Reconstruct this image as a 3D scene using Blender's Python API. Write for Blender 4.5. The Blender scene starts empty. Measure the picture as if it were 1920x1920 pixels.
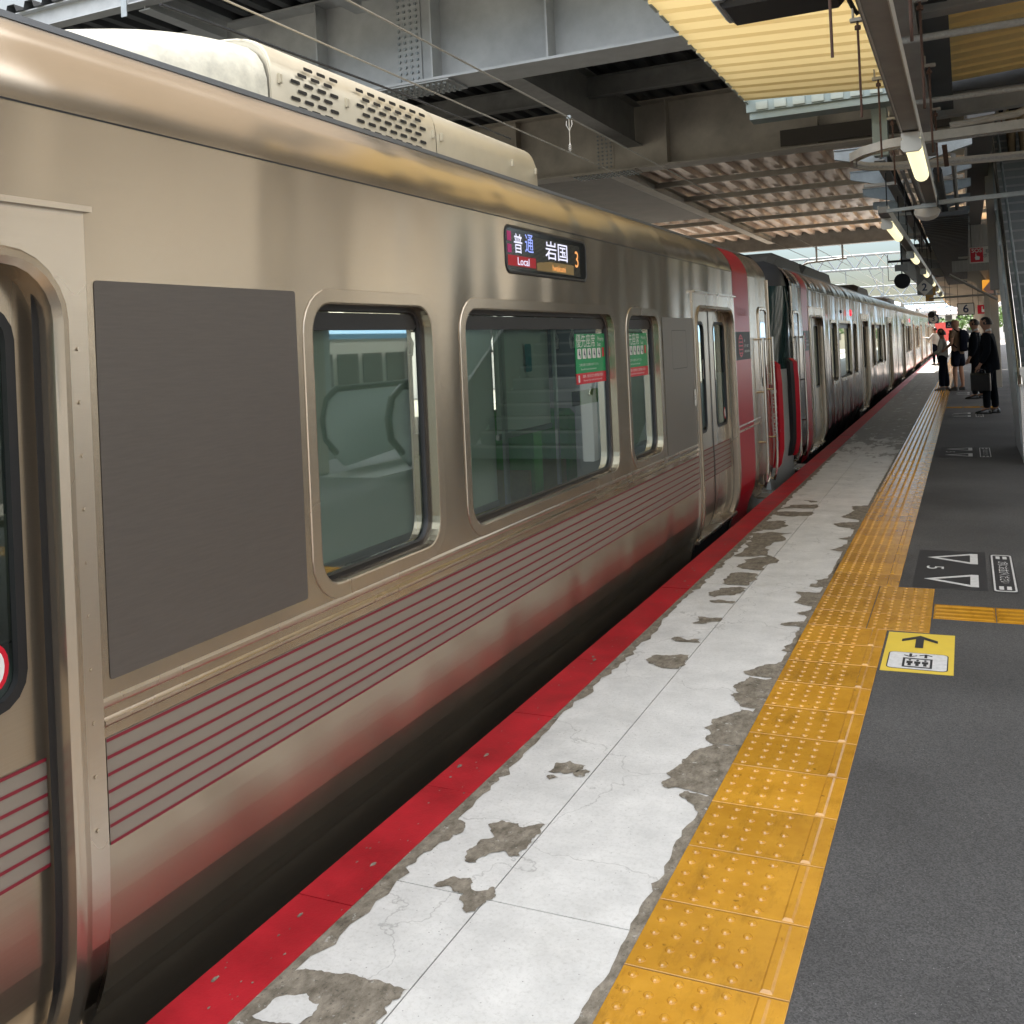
import bpy, bmesh, math, random
from mathutils import Vector, Matrix
from mathutils.geometry import tessellate_polygon
random.seed(7)
D = bpy.data
SC = bpy.context.scene
COL = SC.collection
rad = math.radians

# ------------------------------------------------------------------ camera
def make_camera():
    W = 1920.0; f = 1850.0; cx, cy = 960.0, 640.0
    vp = (1812.0, 615.0); roll = 2.6
    fy = Vector((vp[0]-cx, vp[1]-cy, f)).normalized()
    d = Vector((1, -math.tan(rad(roll)), 0))
    z = -fy.cross(d); z.normalize()
    if z.y > 0: z = -z
    x = fy.cross(z)
    if x.x < 0: x = -x
    right = Vector((x[0], fy[0], z[0])); down = Vector((x[1], fy[1], z[1])); fwd = Vector((x[2], fy[2], z[2]))
    M = Matrix(((right.x, -down.x, -fwd.x, 0), (right.y, -down.y, -fwd.y, 0), (right.z, -down.z, -fwd.z, 1.5), (0, 0, 0, 1)))
    c = D.cameras.new('camera'); o = D.objects.new('camera', c); COL.objects.link(o)
    o.matrix_world = M
    c.sensor_fit = 'HORIZONTAL'; c.sensor_width = 36; c.lens = 36*f/W
    c.shift_y = -(960-cy)/W; c.shift_x = 0
    c.clip_start = .02; c.clip_end = 9000
    SC.camera = o
make_camera()

# ------------------------------------------------------------------ world, sun, exposure
SUN = Vector((-.08, .60, .76)).normalized()
w = D.worlds.new('World'); SC.world = w; w.use_nodes = True
nt = w.node_tree; bg = nt.nodes['Background']
sky = nt.nodes.new('ShaderNodeTexSky'); sky.sky_type = 'NISHITA'; sky.sun_disc = False
el = math.asin(SUN.z); az = math.atan2(SUN.x, SUN.y)
sky.sun_elevation = el; sky.sun_rotation = az
sky.air_density = 1.0; sky.dust_density = .4; sky.ozone_density = 1.0
hs = nt.nodes.new('ShaderNodeHueSaturation'); hs.inputs['Saturation'].default_value = .5; hs.inputs['Value'].default_value = 1.
nt.links.new(sky.outputs[0], hs.inputs['Color']); tc = nt.nodes.new('ShaderNodeTexCoord'); sx = nt.nodes.new('ShaderNodeSeparateXYZ'); mr = nt.nodes.new('ShaderNodeMapRange')
mr.interpolation_type = 'SMOOTHSTEP'; mr.inputs[1].default_value = .02; mr.inputs[2].default_value = .62; mr.inputs[3].default_value = .05; mr.inputs[4].default_value = 1.25
vm = nt.nodes.new('ShaderNodeVectorMath'); vm.operation = 'SCALE'
ms = nt.nodes.new('ShaderNodeMapRange'); ms.inputs[1].default_value = .12; ms.inputs[2].default_value = .35; ms.inputs[3].default_value = 1.0; ms.inputs[4].default_value = .12; nt.links.new(sx.outputs[2], ms.inputs[0]); nt.links.new(ms.outputs[0], hs.inputs['Saturation'])
nt.links.new(tc.outputs['Generated'], sx.inputs[0]); nt.links.new(sx.outputs[2], mr.inputs[0])
nt.links.new(hs.outputs[0], vm.inputs[0]); nt.links.new(mr.outputs[0], vm.inputs['Scale']); nt.links.new(vm.outputs[0], bg.inputs[0]); bg.inputs[1].default_value = .15
L = D.lights.new('sun', 'SUN'); L.energy = 4.0; L.angle = rad(.6); L.color = (1, .94, .84)
lo = D.objects.new('sun', L); COL.objects.link(lo); lo.rotation_euler = SUN.to_track_quat('Z', 'Y').to_euler()
SC.view_settings.view_transform = 'Standard'; SC.view_settings.look = 'None'
SC.view_settings.exposure = 2.8; SC.view_settings.gamma = 1
SC.cycles.use_denoising = True
SC.cycles.max_bounces = 9; SC.cycles.diffuse_bounces = 5; SC.cycles.glossy_bounces = 5
SC.cycles.transparent_max_bounces = 16
SC.cycles.caustics_reflective = False; SC.cycles.caustics_refractive = False
SC.cycles.sample_clamp_indirect = 6

# ------------------------------------------------------------------ materials
MATS = {}
def mat(name, col, rough=.6, metal=0., var=0., vs=3., bump=0., bs=30., stretch=None, spec=.5, emit=None, es=1., bdist=.01, aniso=0, coat=0, var2=None):
    if name in MATS: return MATS[name]
    m = D.materials.new(name); m.use_nodes = True; t = m.node_tree; b = t.nodes['Principled BSDF']
    b.inputs['Base Color'].default_value = (*col, 1); b.inputs['Roughness'].default_value = rough
    b.inputs['Metallic'].default_value = metal; b.inputs['Specular IOR Level'].default_value = spec
    if coat: b.inputs['Coat Weight'].default_value = coat; b.inputs['Coat Roughness'].default_value = .08
    geo = t.nodes.new('ShaderNodeNewGeometry')
    src = geo.outputs['Position']
    if stretch:
        mp = t.nodes.new('ShaderNodeMapping'); mp.inputs['Scale'].default_value = stretch
        t.links.new(src, mp.inputs['Vector']); src2 = mp.outputs[0]
    else: src2 = src
    if var:
        n = t.nodes.new('ShaderNodeTexNoise'); n.inputs['Scale'].default_value = vs; n.inputs['Detail'].default_value = 8; n.inputs['Roughness'].default_value = .65
        t.links.new(src2, n.inputs['Vector'])
        cr = t.nodes.new('ShaderNodeValToRGB'); cr.color_ramp.elements[0].position = .3; cr.color_ramp.elements[1].position = .72
        a = tuple(max(0, c*(1-var)) for c in col); c2 = tuple(min(1, c*(1+var)) for c in (var2 or col))
        cr.color_ramp.elements[0].color = (*a, 1); cr.color_ramp.elements[1].color = (*c2, 1)
        t.links.new(n.outputs[0], cr.inputs[0]); t.links.new(cr.outputs[0], b.inputs['Base Color'])
        mr = t.nodes.new('ShaderNodeMapRange'); mr.inputs[3].default_value = max(.02, rough-.1); mr.inputs[4].default_value = min(1, rough+.1)
        t.links.new(n.outputs[0], mr.inputs[0]); t.links.new(mr.outputs[0], b.inputs['Roughness'])
    if bump:
        n2 = t.nodes.new('ShaderNodeTexNoise'); n2.inputs['Scale'].default_value = bs; n2.inputs['Detail'].default_value = 6
        t.links.new(src2, n2.inputs['Vector'])
        bp = t.nodes.new('ShaderNodeBump'); bp.inputs['Strength'].default_value = bump; bp.inputs['Distance'].default_value = bdist
        t.links.new(n2.outputs[0], bp.inputs['Height']); t.links.new(bp.outputs[0], b.inputs['Normal'])
    if emit:
        b.inputs['Emission Color'].default_value = (*emit, 1); b.inputs['Emission Strength'].default_value = es
    MATS[name] = m; return m

def steel_mat(name, col, rough, dent=.25, metal=1., aniso=.8):
    """brushed stainless: long brush lines plus the slight buckling of thin sheet"""
    m = D.materials.new(name); m.use_nodes = True; t = m.node_tree; b = t.nodes['Principled BSDF']
    b.inputs['Metallic'].default_value = metal
    g = t.nodes.new('ShaderNodeNewGeometry')
    mp = t.nodes.new('ShaderNodeMapping'); mp.inputs['Scale'].default_value = (1, 3, 420); t.links.new(g.outputs['Position'], mp.inputs[0])
    n = t.nodes.new('ShaderNodeTexNoise'); n.inputs['Scale'].default_value = 1; n.inputs['Detail'].default_value = 3; t.links.new(mp.outputs[0], n.inputs[0])
    # slow buckling of the sheet: a few crossing waves
    acc = None
    for (ky, kz, ph, am) in ((5.3, 1.1, .4, .30), (9.7, -1.9, 2.1, .22), (3.1, 2.3, 1.0, .35), (16.9, .7, 4.2, .10), (24.3, -3.1, .9, .05), (1.7, 5.9, 3.3, .10)):
        dp = t.nodes.new('ShaderNodeVectorMath'); dp.operation = 'DOT_PRODUCT'; dp.inputs[1].default_value = (0, ky, kz); t.links.new(g.outputs['Position'], dp.inputs[0])
        a1 = t.nodes.new('ShaderNodeMath'); a1.operation = 'ADD'; a1.inputs[1].default_value = ph; t.links.new(dp.outputs['Value'], a1.inputs[0])
        sn = t.nodes.new('ShaderNodeMath'); sn.operation = 'SINE'; t.links.new(a1.outputs[0], sn.inputs[0])
        ma = t.nodes.new('ShaderNodeMath'); ma.operation = 'MULTIPLY_ADD'; ma.inputs[1].default_value = am; t.links.new(sn.outputs[0], ma.inputs[0])
        if acc is None: ma.inputs[2].default_value = 0
        else: t.links.new(acc.outputs[0], ma.inputs[2])
        acc = ma
    n2 = acc
    mp3 = t.nodes.new('ShaderNodeMapping'); mp3.inputs['Scale'].default_value = (1, 2.2, .5); t.links.new(g.outputs['Position'], mp3.inputs[0])
    n3 = t.nodes.new('ShaderNodeTexNoise'); n3.inputs['Scale'].default_value = 1.1; n3.inputs['Detail'].default_value = 1.5; t.links.new(mp3.outputs[0], n3.inputs[0])
    cr = t.nodes.new('ShaderNodeMix'); cr.data_type = 'RGBA'
    cr.inputs[6].default_value = (*[c*.86 for c in col], 1); cr.inputs[7].default_value = (*[min(1, c*1.1) for c in col], 1)
    ad = t.nodes.new('ShaderNodeMath'); ad.operation = 'ADD'; t.links.new(n.outputs[0], ad.inputs[0]); t.links.new(n3.outputs[0], ad.inputs[1])
    hf = t.nodes.new('ShaderNodeMath'); hf.operation = 'MULTIPLY'; hf.inputs[1].default_value = .5; t.links.new(ad.outputs[0], hf.inputs[0])
    t.links.new(hf.outputs[0], cr.inputs[0]); t.links.new(cr.outputs[2], b.inputs['Base Color'])
    mr = t.nodes.new('ShaderNodeMapRange'); mr.inputs[1].default_value = .3; mr.inputs[2].default_value = .7; mr.inputs[3].default_value = rough-.03; mr.inputs[4].default_value = rough+.03
    t.links.new(n3.outputs[0], mr.inputs[0]); t.links.new(mr.outputs[0], b.inputs['Roughness'])
    b1 = t.nodes.new('ShaderNodeBump'); b1.inputs['Strength'].default_value = .12; b1.inputs['Distance'].default_value = .0006; t.links.new(n.outputs[0], b1.inputs['Height'])
    b2 = t.nodes.new('ShaderNodeBump'); b2.inputs['Strength'].default_value = dent; b2.inputs['Distance'].default_value = .05
    t.links.new(n2.outputs[0], b2.inputs['Height']); t.links.new(b1.outputs[0], b2.inputs['Normal']); t.links.new(b2.outputs[0], b.inputs['Normal'])
    b.inputs['Anisotropic'].default_value = aniso; b.inputs['Anisotropic Rotation'].default_value = .25
    tg = t.nodes.new('ShaderNodeTangent'); tg.direction_type = 'RADIAL'; tg.axis = 'Z'; t.links.new(tg.outputs[0], b.inputs['Tangent'])
    MATS[name] = m; return m

def glass_mat(name, tint, refl=.1, rough=.02):
    m = D.materials.new(name); m.use_nodes = True; t = m.node_tree
    for n in list(t.nodes): t.nodes.remove(n)
    o = t.nodes.new('ShaderNodeOutputMaterial'); tr = t.nodes.new('ShaderNodeBsdfTransparent'); tr.inputs[0].default_value = (*tint, 1)
    gl = t.nodes.new('ShaderNodeBsdfGlossy'); gl.inputs['Color'].default_value = (.9, 1, .95, 1); gl.inputs['Roughness'].default_value = rough
    fr = t.nodes.new('ShaderNodeFresnel'); fr.inputs[0].default_value = 1.6
    ad = t.nodes.new('ShaderNodeMath'); ad.operation = 'ADD'; ad.inputs[1].default_value = refl; ad.use_clamp = True
    mx = t.nodes.new('ShaderNodeMixShader')
    t.links.new(fr.outputs[0], ad.inputs[0]); t.links.new(ad.outputs[0], mx.inputs[0]); t.links.new(tr.outputs[0], mx.inputs[1]); t.links.new(gl.outputs[0], mx.inputs[2])
    t.links.new(mx.outputs[0], o.inputs[0]); MATS[name] = m; return m

STEEL = steel_mat('brushed_steel', (.46, .39, .30), .23, .15, .86)
STEEL2 = steel_mat('bright_steel', (.62, .55, .46), .27, .05)
DOORST = steel_mat('door_steel', (.46, .39, .30), .28, .02, .88)
FARSTEEL = steel_mat('far_brushed_steel', (.13, .12, .11), .17, .35, 1., .4)  # same stainless steel; dim reflections down the train put into a darker base
FRAMEST = steel_mat('satin_frame', (.48, .41, .32), .26, .03, .9)
GLASS = glass_mat('green_glass', (.90, 1., .94), .36)
DGLASS = glass_mat('door_glass', (.30, .42, .38), .08)
CLEARG = glass_mat('clear_glass', (.75, .85, .82), .05)
M_vinyl = mat('grey_vinyl', (.115, .10, .088), .42, .25, .10, 6, .15, 90, (1, 2, 30), bdist=.002)
M_band = mat('stripe_grey', (.27, .235, .195), .45, .3)
M_crim = mat('crimson_stripe', (.20, .012, .025), .5)
M_red = mat('red_body_paint', (.40, .006, .018), .32, 0, spec=.35)
M_black = mat('black_rubber', (.012, .012, .013), .45)
M_dark = mat('dark_underframe', (.014, .014, .015), .8)
M_roof = mat('car_roof', (.20, .20, .20), .6, .3, .2, 2)
M_ac = mat('roof_unit_metal', (.62, .56, .43), .42, .5, .08, 4)
M_acd = mat('roof_unit_grey', (.12, .115, .10), .6, .2, .15, 4)
M_dome = mat('roof_dome_paint', (.62, .58, .46), .55, 0, .28, 9, .3, 60, bdist=.004)
M_blind = mat('green_blind', (.74, .92, .80), .7, 0, .04, 2, .25, 1, (1, 260, 1), bdist=.002)
M_int = mat('interior_panel', (.42, .45, .42), .6)
M_floor_in = mat('interior_floor', (.10, .10, .09), .6)
M_seat = mat('seat_green', (.14, .62, .12), .7, 0, .1, 20)
M_seat2 = mat('seat_olive', (.50, .52, .22), .8, 0, .1, 20)
M_alu = mat('aluminium', (.55, .60, .57), .3, .9)
M_white = mat('white_print', (.8, .8, .78), .5)
M_green = mat('sticker_green', (.0, .30, .10), .35)
M_stred = mat('sticker_red', (.62, .01, .03), .35)
M_teal = mat('teal_sign', (.0, .30, .32), .4)
M_navy = mat('navy_print', (.02, .04, .10), .5)
M_pink = mat('pink_emblem', (.62, .05, .10), .4)
M_galv = mat('galvanised_steel', (.33, .36, .37), .5, .45, .22, 5)
M_gird = mat('girder_paint', (.44, .455, .46), .55, .15, .20, 1.6, .1, 20)
M_girdd = mat('girder_primer', (.50, .46, .40), .7, 0, .25, 1.2)
M_beam = mat('beam_grey', (.28, .28, .27), .6, .1, .2, 3)
M_deckd = mat('deck_dark', (.07, .075, .08), .7, 0, .2, 3)
M_deckp = mat('deck_peach', (.84, .68, .56), .5, .1, .12, 4)  # warm sunlight bounced onto the far deck is put into this peach
M_yel = mat('canopy_yellow', (.86, .62, .24), .55, 0, .06, 5)
def sheet_mat(name, col, tr):
    m = D.materials.new(name); m.use_nodes = True; t = m.node_tree; b = t.nodes['Principled BSDF']; o = t.nodes['Material Output']
    b.inputs['Base Color'].default_value = (*col, 1); b.inputs['Roughness'].default_value = .5
    q = t.nodes.new('ShaderNodeBsdfTranslucent'); q.inputs[0].default_value = (*col, 1)
    x = t.nodes.new('ShaderNodeMixShader'); x.inputs[0].default_value = tr
    t.links.new(b.outputs[0], x.inputs[1]); t.links.new(q.outputs[0], x.inputs[2]); t.links.new(x.outputs[0], o.inputs[0]); MATS[name] = m; return m
M_yelt = sheet_mat('canopy_yellow_sheet', (.86, .64, .28), .45)
M_yelg = mat('canopy_upper_grey', (.42, .46, .40), .5, 0, .1, 5)
M_fascia = mat('fascia_grey_green', (.30, .36, .34), .5, .1, .08, 4)
M_cream = mat('cream_column', (.42, .38, .32), .6, 0, .06, 4)
M_pipe = mat('conduit_grey', (.34, .34, .33), .6, 0, .25, 60)
M_rust = mat('rusted_rod', (.10, .055, .04), .8, .3, .3, 40)
M_tray = mat('cable_tray', (.42, .40, .36), .5, .3, .12, 14)
M_porc = mat('insulator', (.55, .52, .47), .3)
M_wire = mat('wire', (.40, .37, .31), .4, .7)
M_lampb = mat('lamp_body', (.65, .64, .58), .4)
M_bal = mat('ballast', (.13, .115, .10), .95, 0, .45, 25, 1., 30, bdist=.05)
M_rail = mat('rail_steel', (.25, .2, .16), .35, .8)
M_hill = mat('hill_blue', (.20, .33, .47), .95, 0, .12, .01)  # distance haze put into the base colour as blue
M_leaf = mat('foliage', (.07, .13, .025), .8, 0, .35, 1.5)
M_town = mat('town_wall', (.55, .52, .47), .8, 0, .1, 3)
M_town2 = mat('town_roof', (.24, .16, .14), .8, 0, .2, 3)
M_skin = mat('skin', (.42, .23, .15), .55)
M_hair = mat('black_hair', (.012, .011, .012), .5)
M_suit = mat('dark_suit', (.007, .009, .013), .9, spec=.1)
M_shirt = mat('white_shirt', (.65, .65, .64), .7)
M_cream_t = mat('pale_blouse', (.62, .60, .56), .8)
M_tan = mat('tan_tshirt', (.27, .18, .12), .85)
M_short = mat('navy_cloth', (.006, .008, .016), .9, spec=.1)
M_shoe = mat('black_leather', (.01, .01, .01), .25)
M_shoeg = mat('grey_canvas', (.10, .10, .10), .8)
M_lamp = mat('lamp_tube', (.8, .78, .5), .5, emit=(1., .90, .50), es=.19)
M_ledw = mat('led_white', (.05, .05, .05), .5, emit=(.8, .8, 1), es=.17)
M_ledb = mat('led_blue', (.05, .05, .05), .5, emit=(.3, .4, 1), es=.16)
M_ledr = mat('led_red', (.05, .0, .0), .5, emit=(.75, .01, .03), es=.05)
M_ledo = mat('led_orange', (.05, .05, .05), .5, emit=(1, .40, .10), es=.16)
M_leda = mat('led_amber', (.05, .05, .05), .5, emit=(.38, .22, .02), es=.05)
M_siglamp = mat('red_side_lamp', (.3, .0, .0), .4, emit=(1, .02, .04), es=.25)
M_orange = mat('orange_sign', (.7, .27, .02), .5, emit=(.9, .4, .05), es=.12)
M_signw = mat('sign_face', (.72, .70, .66), .5)
M_mark = mat('marking_white', (.58, .58, .57), .7, 0, .15, 40)
M_markk = mat('marking_black', (.022, .022, .024), .7, 0, .2, 8)
M_signy = mat('floor_sign_yellow', (.68, .50, .06), .55, 0, .06, 8)
M_rising = mat('stair_metal', (.16, .17, .17), .5, .3, .1, 5)
M_wallp = mat('panel_wall', (.24, .24, .23), .6, 0, .08, 3)

# ------------------------------------------------------------------ mesh builder
ORG = {}
class MB:
    def __init__(s): s.v = []; s.f = []
    def add(s, vs, fs):
        b = len(s.v); s.v += [tuple(v) for v in vs]; s.f += [tuple(i+b for i in f) for f in fs]; return s
    def box(s, x0, x1, y0, y1, z0, z1):
        return s.add([(x, y, z) for z in (z0, z1) for y in (y0, y1) for x in (x0, x1)],
                     [(0, 2, 3, 1), (4, 5, 7, 6), (0, 1, 5, 4), (2, 6, 7, 3), (0, 4, 6, 2), (1, 3, 7, 5)])
    def bbox(s, x0, x1, y0, y1, z0, z1, b=.01):
        # box with chamfered vertical and horizontal edges (octagonal in xz and bevelled ends)
        P = [(x0+b, z0), (x1-b, z0), (x1, z0+b), (x1, z1-b), (x1-b, z1), (x0+b, z1), (x0, z1-b), (x0, z0+b)]
        return s.loft([[(x0+b+(x-x0-b)*.98, y0, z0+b+(z-z0-b)*.98) for x, z in P], [(x, y0+b, z) for x, z in P], [(x, y1-b, z) for x, z in P], [(x0+b+(x-x0-b)*.98, y1, z0+b+(z-z0-b)*.98) for x, z in P]])
    def loft(s, rings, closed=True, caps=True):
        n = len(rings[0]); b = len(s.v)
        for r in rings: s.v += [tuple(p) for p in r]
        for i in range(len(rings)-1):
            for j in range(n if closed else n-1):
                k = (j+1) % n
                s.f.append((b+i*n+j, b+i*n+k, b+(i+1)*n+k, b+(i+1)*n+j))
        if caps and closed:
            s.f.append(tuple(b+j for j in range(n))[::-1]); s.f.append(tuple(b+(len(rings)-1)*n+j for j in range(n)))
        return s
    def tube(s, path, r, n=10, caps=True):
        P = [Vector(p) for p in path]; R = r if isinstance(r, (list, tuple)) else [r]*len(P)
        rings = []; up = None
        for i, p in enumerate(P):
            d = ((P[min(i+1, len(P)-1)]-p).normalized() + (p-P[max(i-1, 0)]).normalized()).normalized()
            if up is None: up = d.orthogonal().normalized()
            up = (up - d*up.dot(d)).normalized(); q = d.cross(up)
            rings.append([p+(up*math.cos(a)+q*math.sin(a))*R[i] for a in [2*math.pi*k/n for k in range(n)]])
        return s.loft(rings, True, caps)
    def bar(s, a, b, wx, wz, up=(0, 0, 1)):
        a = Vector(a); b = Vector(b); d = (b-a).normalized(); u = Vector(up); u = (u-d*u.dot(d)).normalized(); q = d.cross(u)
        c = [(-1, -1), (1, -1), (1, 1), (-1, 1)]
        return s.loft([[p+q*(i*wx/2)+u*(j*wz/2) for i, j in c] for p in (a, b)])
    def ibeam(s, a, b, w, h, tf=.03, tw=.02):
        """I section from a to b, a/b are points on the bottom flange centre line"""
        a = Vector(a); b = Vector(b)
        s.bar(a+Vector((0, 0, tf/2)), b+Vector((0, 0, tf/2)), w, tf)
        s.bar(a+Vector((0, 0, h/2)), b+Vector((0, 0, h/2)), tw, h-2*tf-.002)
        s.bar(a+Vector((0, 0, h-tf/2)), b+Vector((0, 0, h-tf/2)), w, tf); return s
    def poly(s, pts, fn=lambda p: p, holes=()):
        loops = [[Vector((p[0], p[1], 0)) for p in l] for l in [pts]+list(holes)]
        tr = tessellate_polygon(loops); flat = [p for l in loops for p in l]
        return s.add([fn((p.x, p.y)) for p in flat], [tuple(t) for t in tr])
    def slab(s, pts, z0, z1):
        n = len(pts)
        s.poly(pts, lambda p: (p[0], p[1], z1))
        return s.add([(x, y, z0) for x, y in pts]+[(x, y, z1) for x, y in pts], [(i, (i+1) % n, n+(i+1) % n, n+i) for i in range(n)])
    def dome(s, x, y, z, r, h, n=10):
        rings = [[(x+r*q*math.cos(2*math.pi*k/n), y+r*q*math.sin(2*math.pi*k/n), z+h*t) for k in range(n)] for q, t in ((1, 0), (.86, .55), (.55, .92))]
        s.loft(rings, True, False); b = len(s.v); s.v.append((x, y, z+h)); m = b-n
        s.f += [(m+k, m+(k+1) % n, b) for k in range(n)]; return s
    def ball(s, c, r, nu=12, nv=8):
        rx, ry, rz = r if isinstance(r, (tuple, list)) else (r, r, r)
        rings = [[(c[0]+rx*math.sin(a)*math.cos(2*math.pi*k/nu), c[1]+ry*math.sin(a)*math.sin(2*math.pi*k/nu), c[2]+rz*math.cos(a)) for k in range(nu)] for a in [math.pi*(i+.02)/(nv+.04) for i in range(nv+1)]]
        return s.loft(rings)
    def build(s, name, m, parent=None, smooth=False, org=None, label=None, recalc=True):
        if parent is None:
            if org is None:
                xs = [v[0] for v in s.v]; ys = [v[1] for v in s.v]; zs = [v[2] for v in s.v]
                org = ((min(xs)+max(xs))/2, (min(ys)+max(ys))/2, min(zs))
            loc = Vector(org); base = loc
        else:
            base = ORG[parent.name]; loc = Vector((0, 0, 0))
        me = D.meshes.new(name); me.from_pydata([tuple(Vector(v)-base) for v in s.v], [], s.f); me.validate()
        if recalc:
            bm = bmesh.new(); bm.from_mesh(me); bmesh.ops.remove_doubles(bm, verts=bm.verts, dist=1e-5)
            bmesh.ops.recalc_face_normals(bm, faces=bm.faces); bm.to_mesh(me); bm.free()
        me.materials.append(m if not isinstance(m, str) else MATS[m])
        o = D.objects.new(name, me); COL.objects.link(o); o.location = loc
        if parent: o.parent = parent
        ORG[o.name] = base
        if smooth:
            for p in me.polygons: p.use_smooth = True
            try: me.set_sharp_from_angle(angle=rad(38))
            except Exception: pass
        if label: o['label'] = label
        return o

def empty(name, loc):
    o = D.objects.new(name, None); COL.objects.link(o); o.location = loc; o.empty_display_size = .2; ORG[o.name] = Vector(loc); return o
def tag(o, label, cat, group=None):
    o['label'] = label; o['category'] = cat
    if group: o['group'] = group
    return o
def struct(o, kind='structure'): o['kind'] = kind; return o
def copy_tree(o, delta=None, parent=None):
    c = o.copy(); COL.objects.link(c); c.parent = parent
    if delta: c.location = Vector(o.location)+Vector(delta)
    for ch in list(o.children): copy_tree(ch, None, c)
    return c
def dup(o, delta, label, group=None):
    c = copy_tree(o, delta); c['label'] = label
    if group: c['group'] = group
    return c
def text_mb(body, size, fn, align='CENTER', bold=0., depth=None):
    """text outline as mesh, fn maps (u, v) to a 3D point"""
    t = D.curves.new('t', 'FONT'); t.body = body; t.size = size; t.align_x = align; t.align_y = 'CENTER'; t.offset = bold; t.resolution_u = 3
    o = D.objects.new('t', t); COL.objects.link(o)
    dg = bpy.context.evaluated_depsgraph_get(); me = D.meshes.new_from_object(o.evaluated_get(dg))
    mb = MB(); mb.add([fn(v.co.x, v.co.y) for v in me.vertices], [tuple(p.vertices) for p in me.polygons])
    D.objects.remove(o); D.curves.remove(t); D.meshes.remove(me); return mb

def rrect(y0, y1, z0, z1, r, n=6):
    P = []
    for cx, cz, a0 in ((y1-r, z1-r, 0), (y0+r, z1-r, 90), (y0+r, z0+r, 180), (y1-r, z0+r, 270)):
        for k in range(n+1):
            a = rad(a0+90*k/n); P.append((cx+r*math.cos(a), cz+r*math.sin(a)))
    return P
def offset(P, d, closed=True):
    n = len(P); out = []
    for i in range(n):
        p = Vector(P[i]); a = Vector(P[i-1]) if (closed or i > 0) else None; b = Vector(P[(i+1) % n]) if (closed or i < n-1) else None
        e = Vector((0, 0))
        if a is not None: e += (p-a).normalized()
        if b is not None: e += (b-p).normalized()
        e.normalize(); out.append((p.x+e.y*d, p.y-e.x*d))
    return out

# ------------------------------------------------------------------ ground, platform
XE = -1.765
struct(MB().slab([(-400, -120), (400, -120), (400, 2600), (-400, 2600)], -1.3, -1.22).build('ground', mat('far_ground', (.16, .155, .13), .95, 0, .3, .05)))
struct(MB().slab([(-16, -60), (XE-.02, -60), (XE-.02, 260), (-16, 260)], -1.2, -1.1).build('track_bed', M_bal))
struct(MB().slab([(4.7, -60), (16, -60), (16, 260), (4.7, 260)], -1.2, -1.1).build('track_bed', M_bal))
for i, x in enumerate((-3.9, -2.84, -7.9, -6.84, 5.8, 6.86, 9.6, 10.66)):
    struct(MB().box(x-.035, x+.035, -60, 260, -1.1, -.95).build('rail', M_rail))
M_pl = mat('platform_edge_concrete', (.20, .19, .175), .85, 0, .2, 8)
struct(MB().box(XE, 4.6, -40, 95, -1.2, -.004).build('platform', M_pl))

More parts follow.
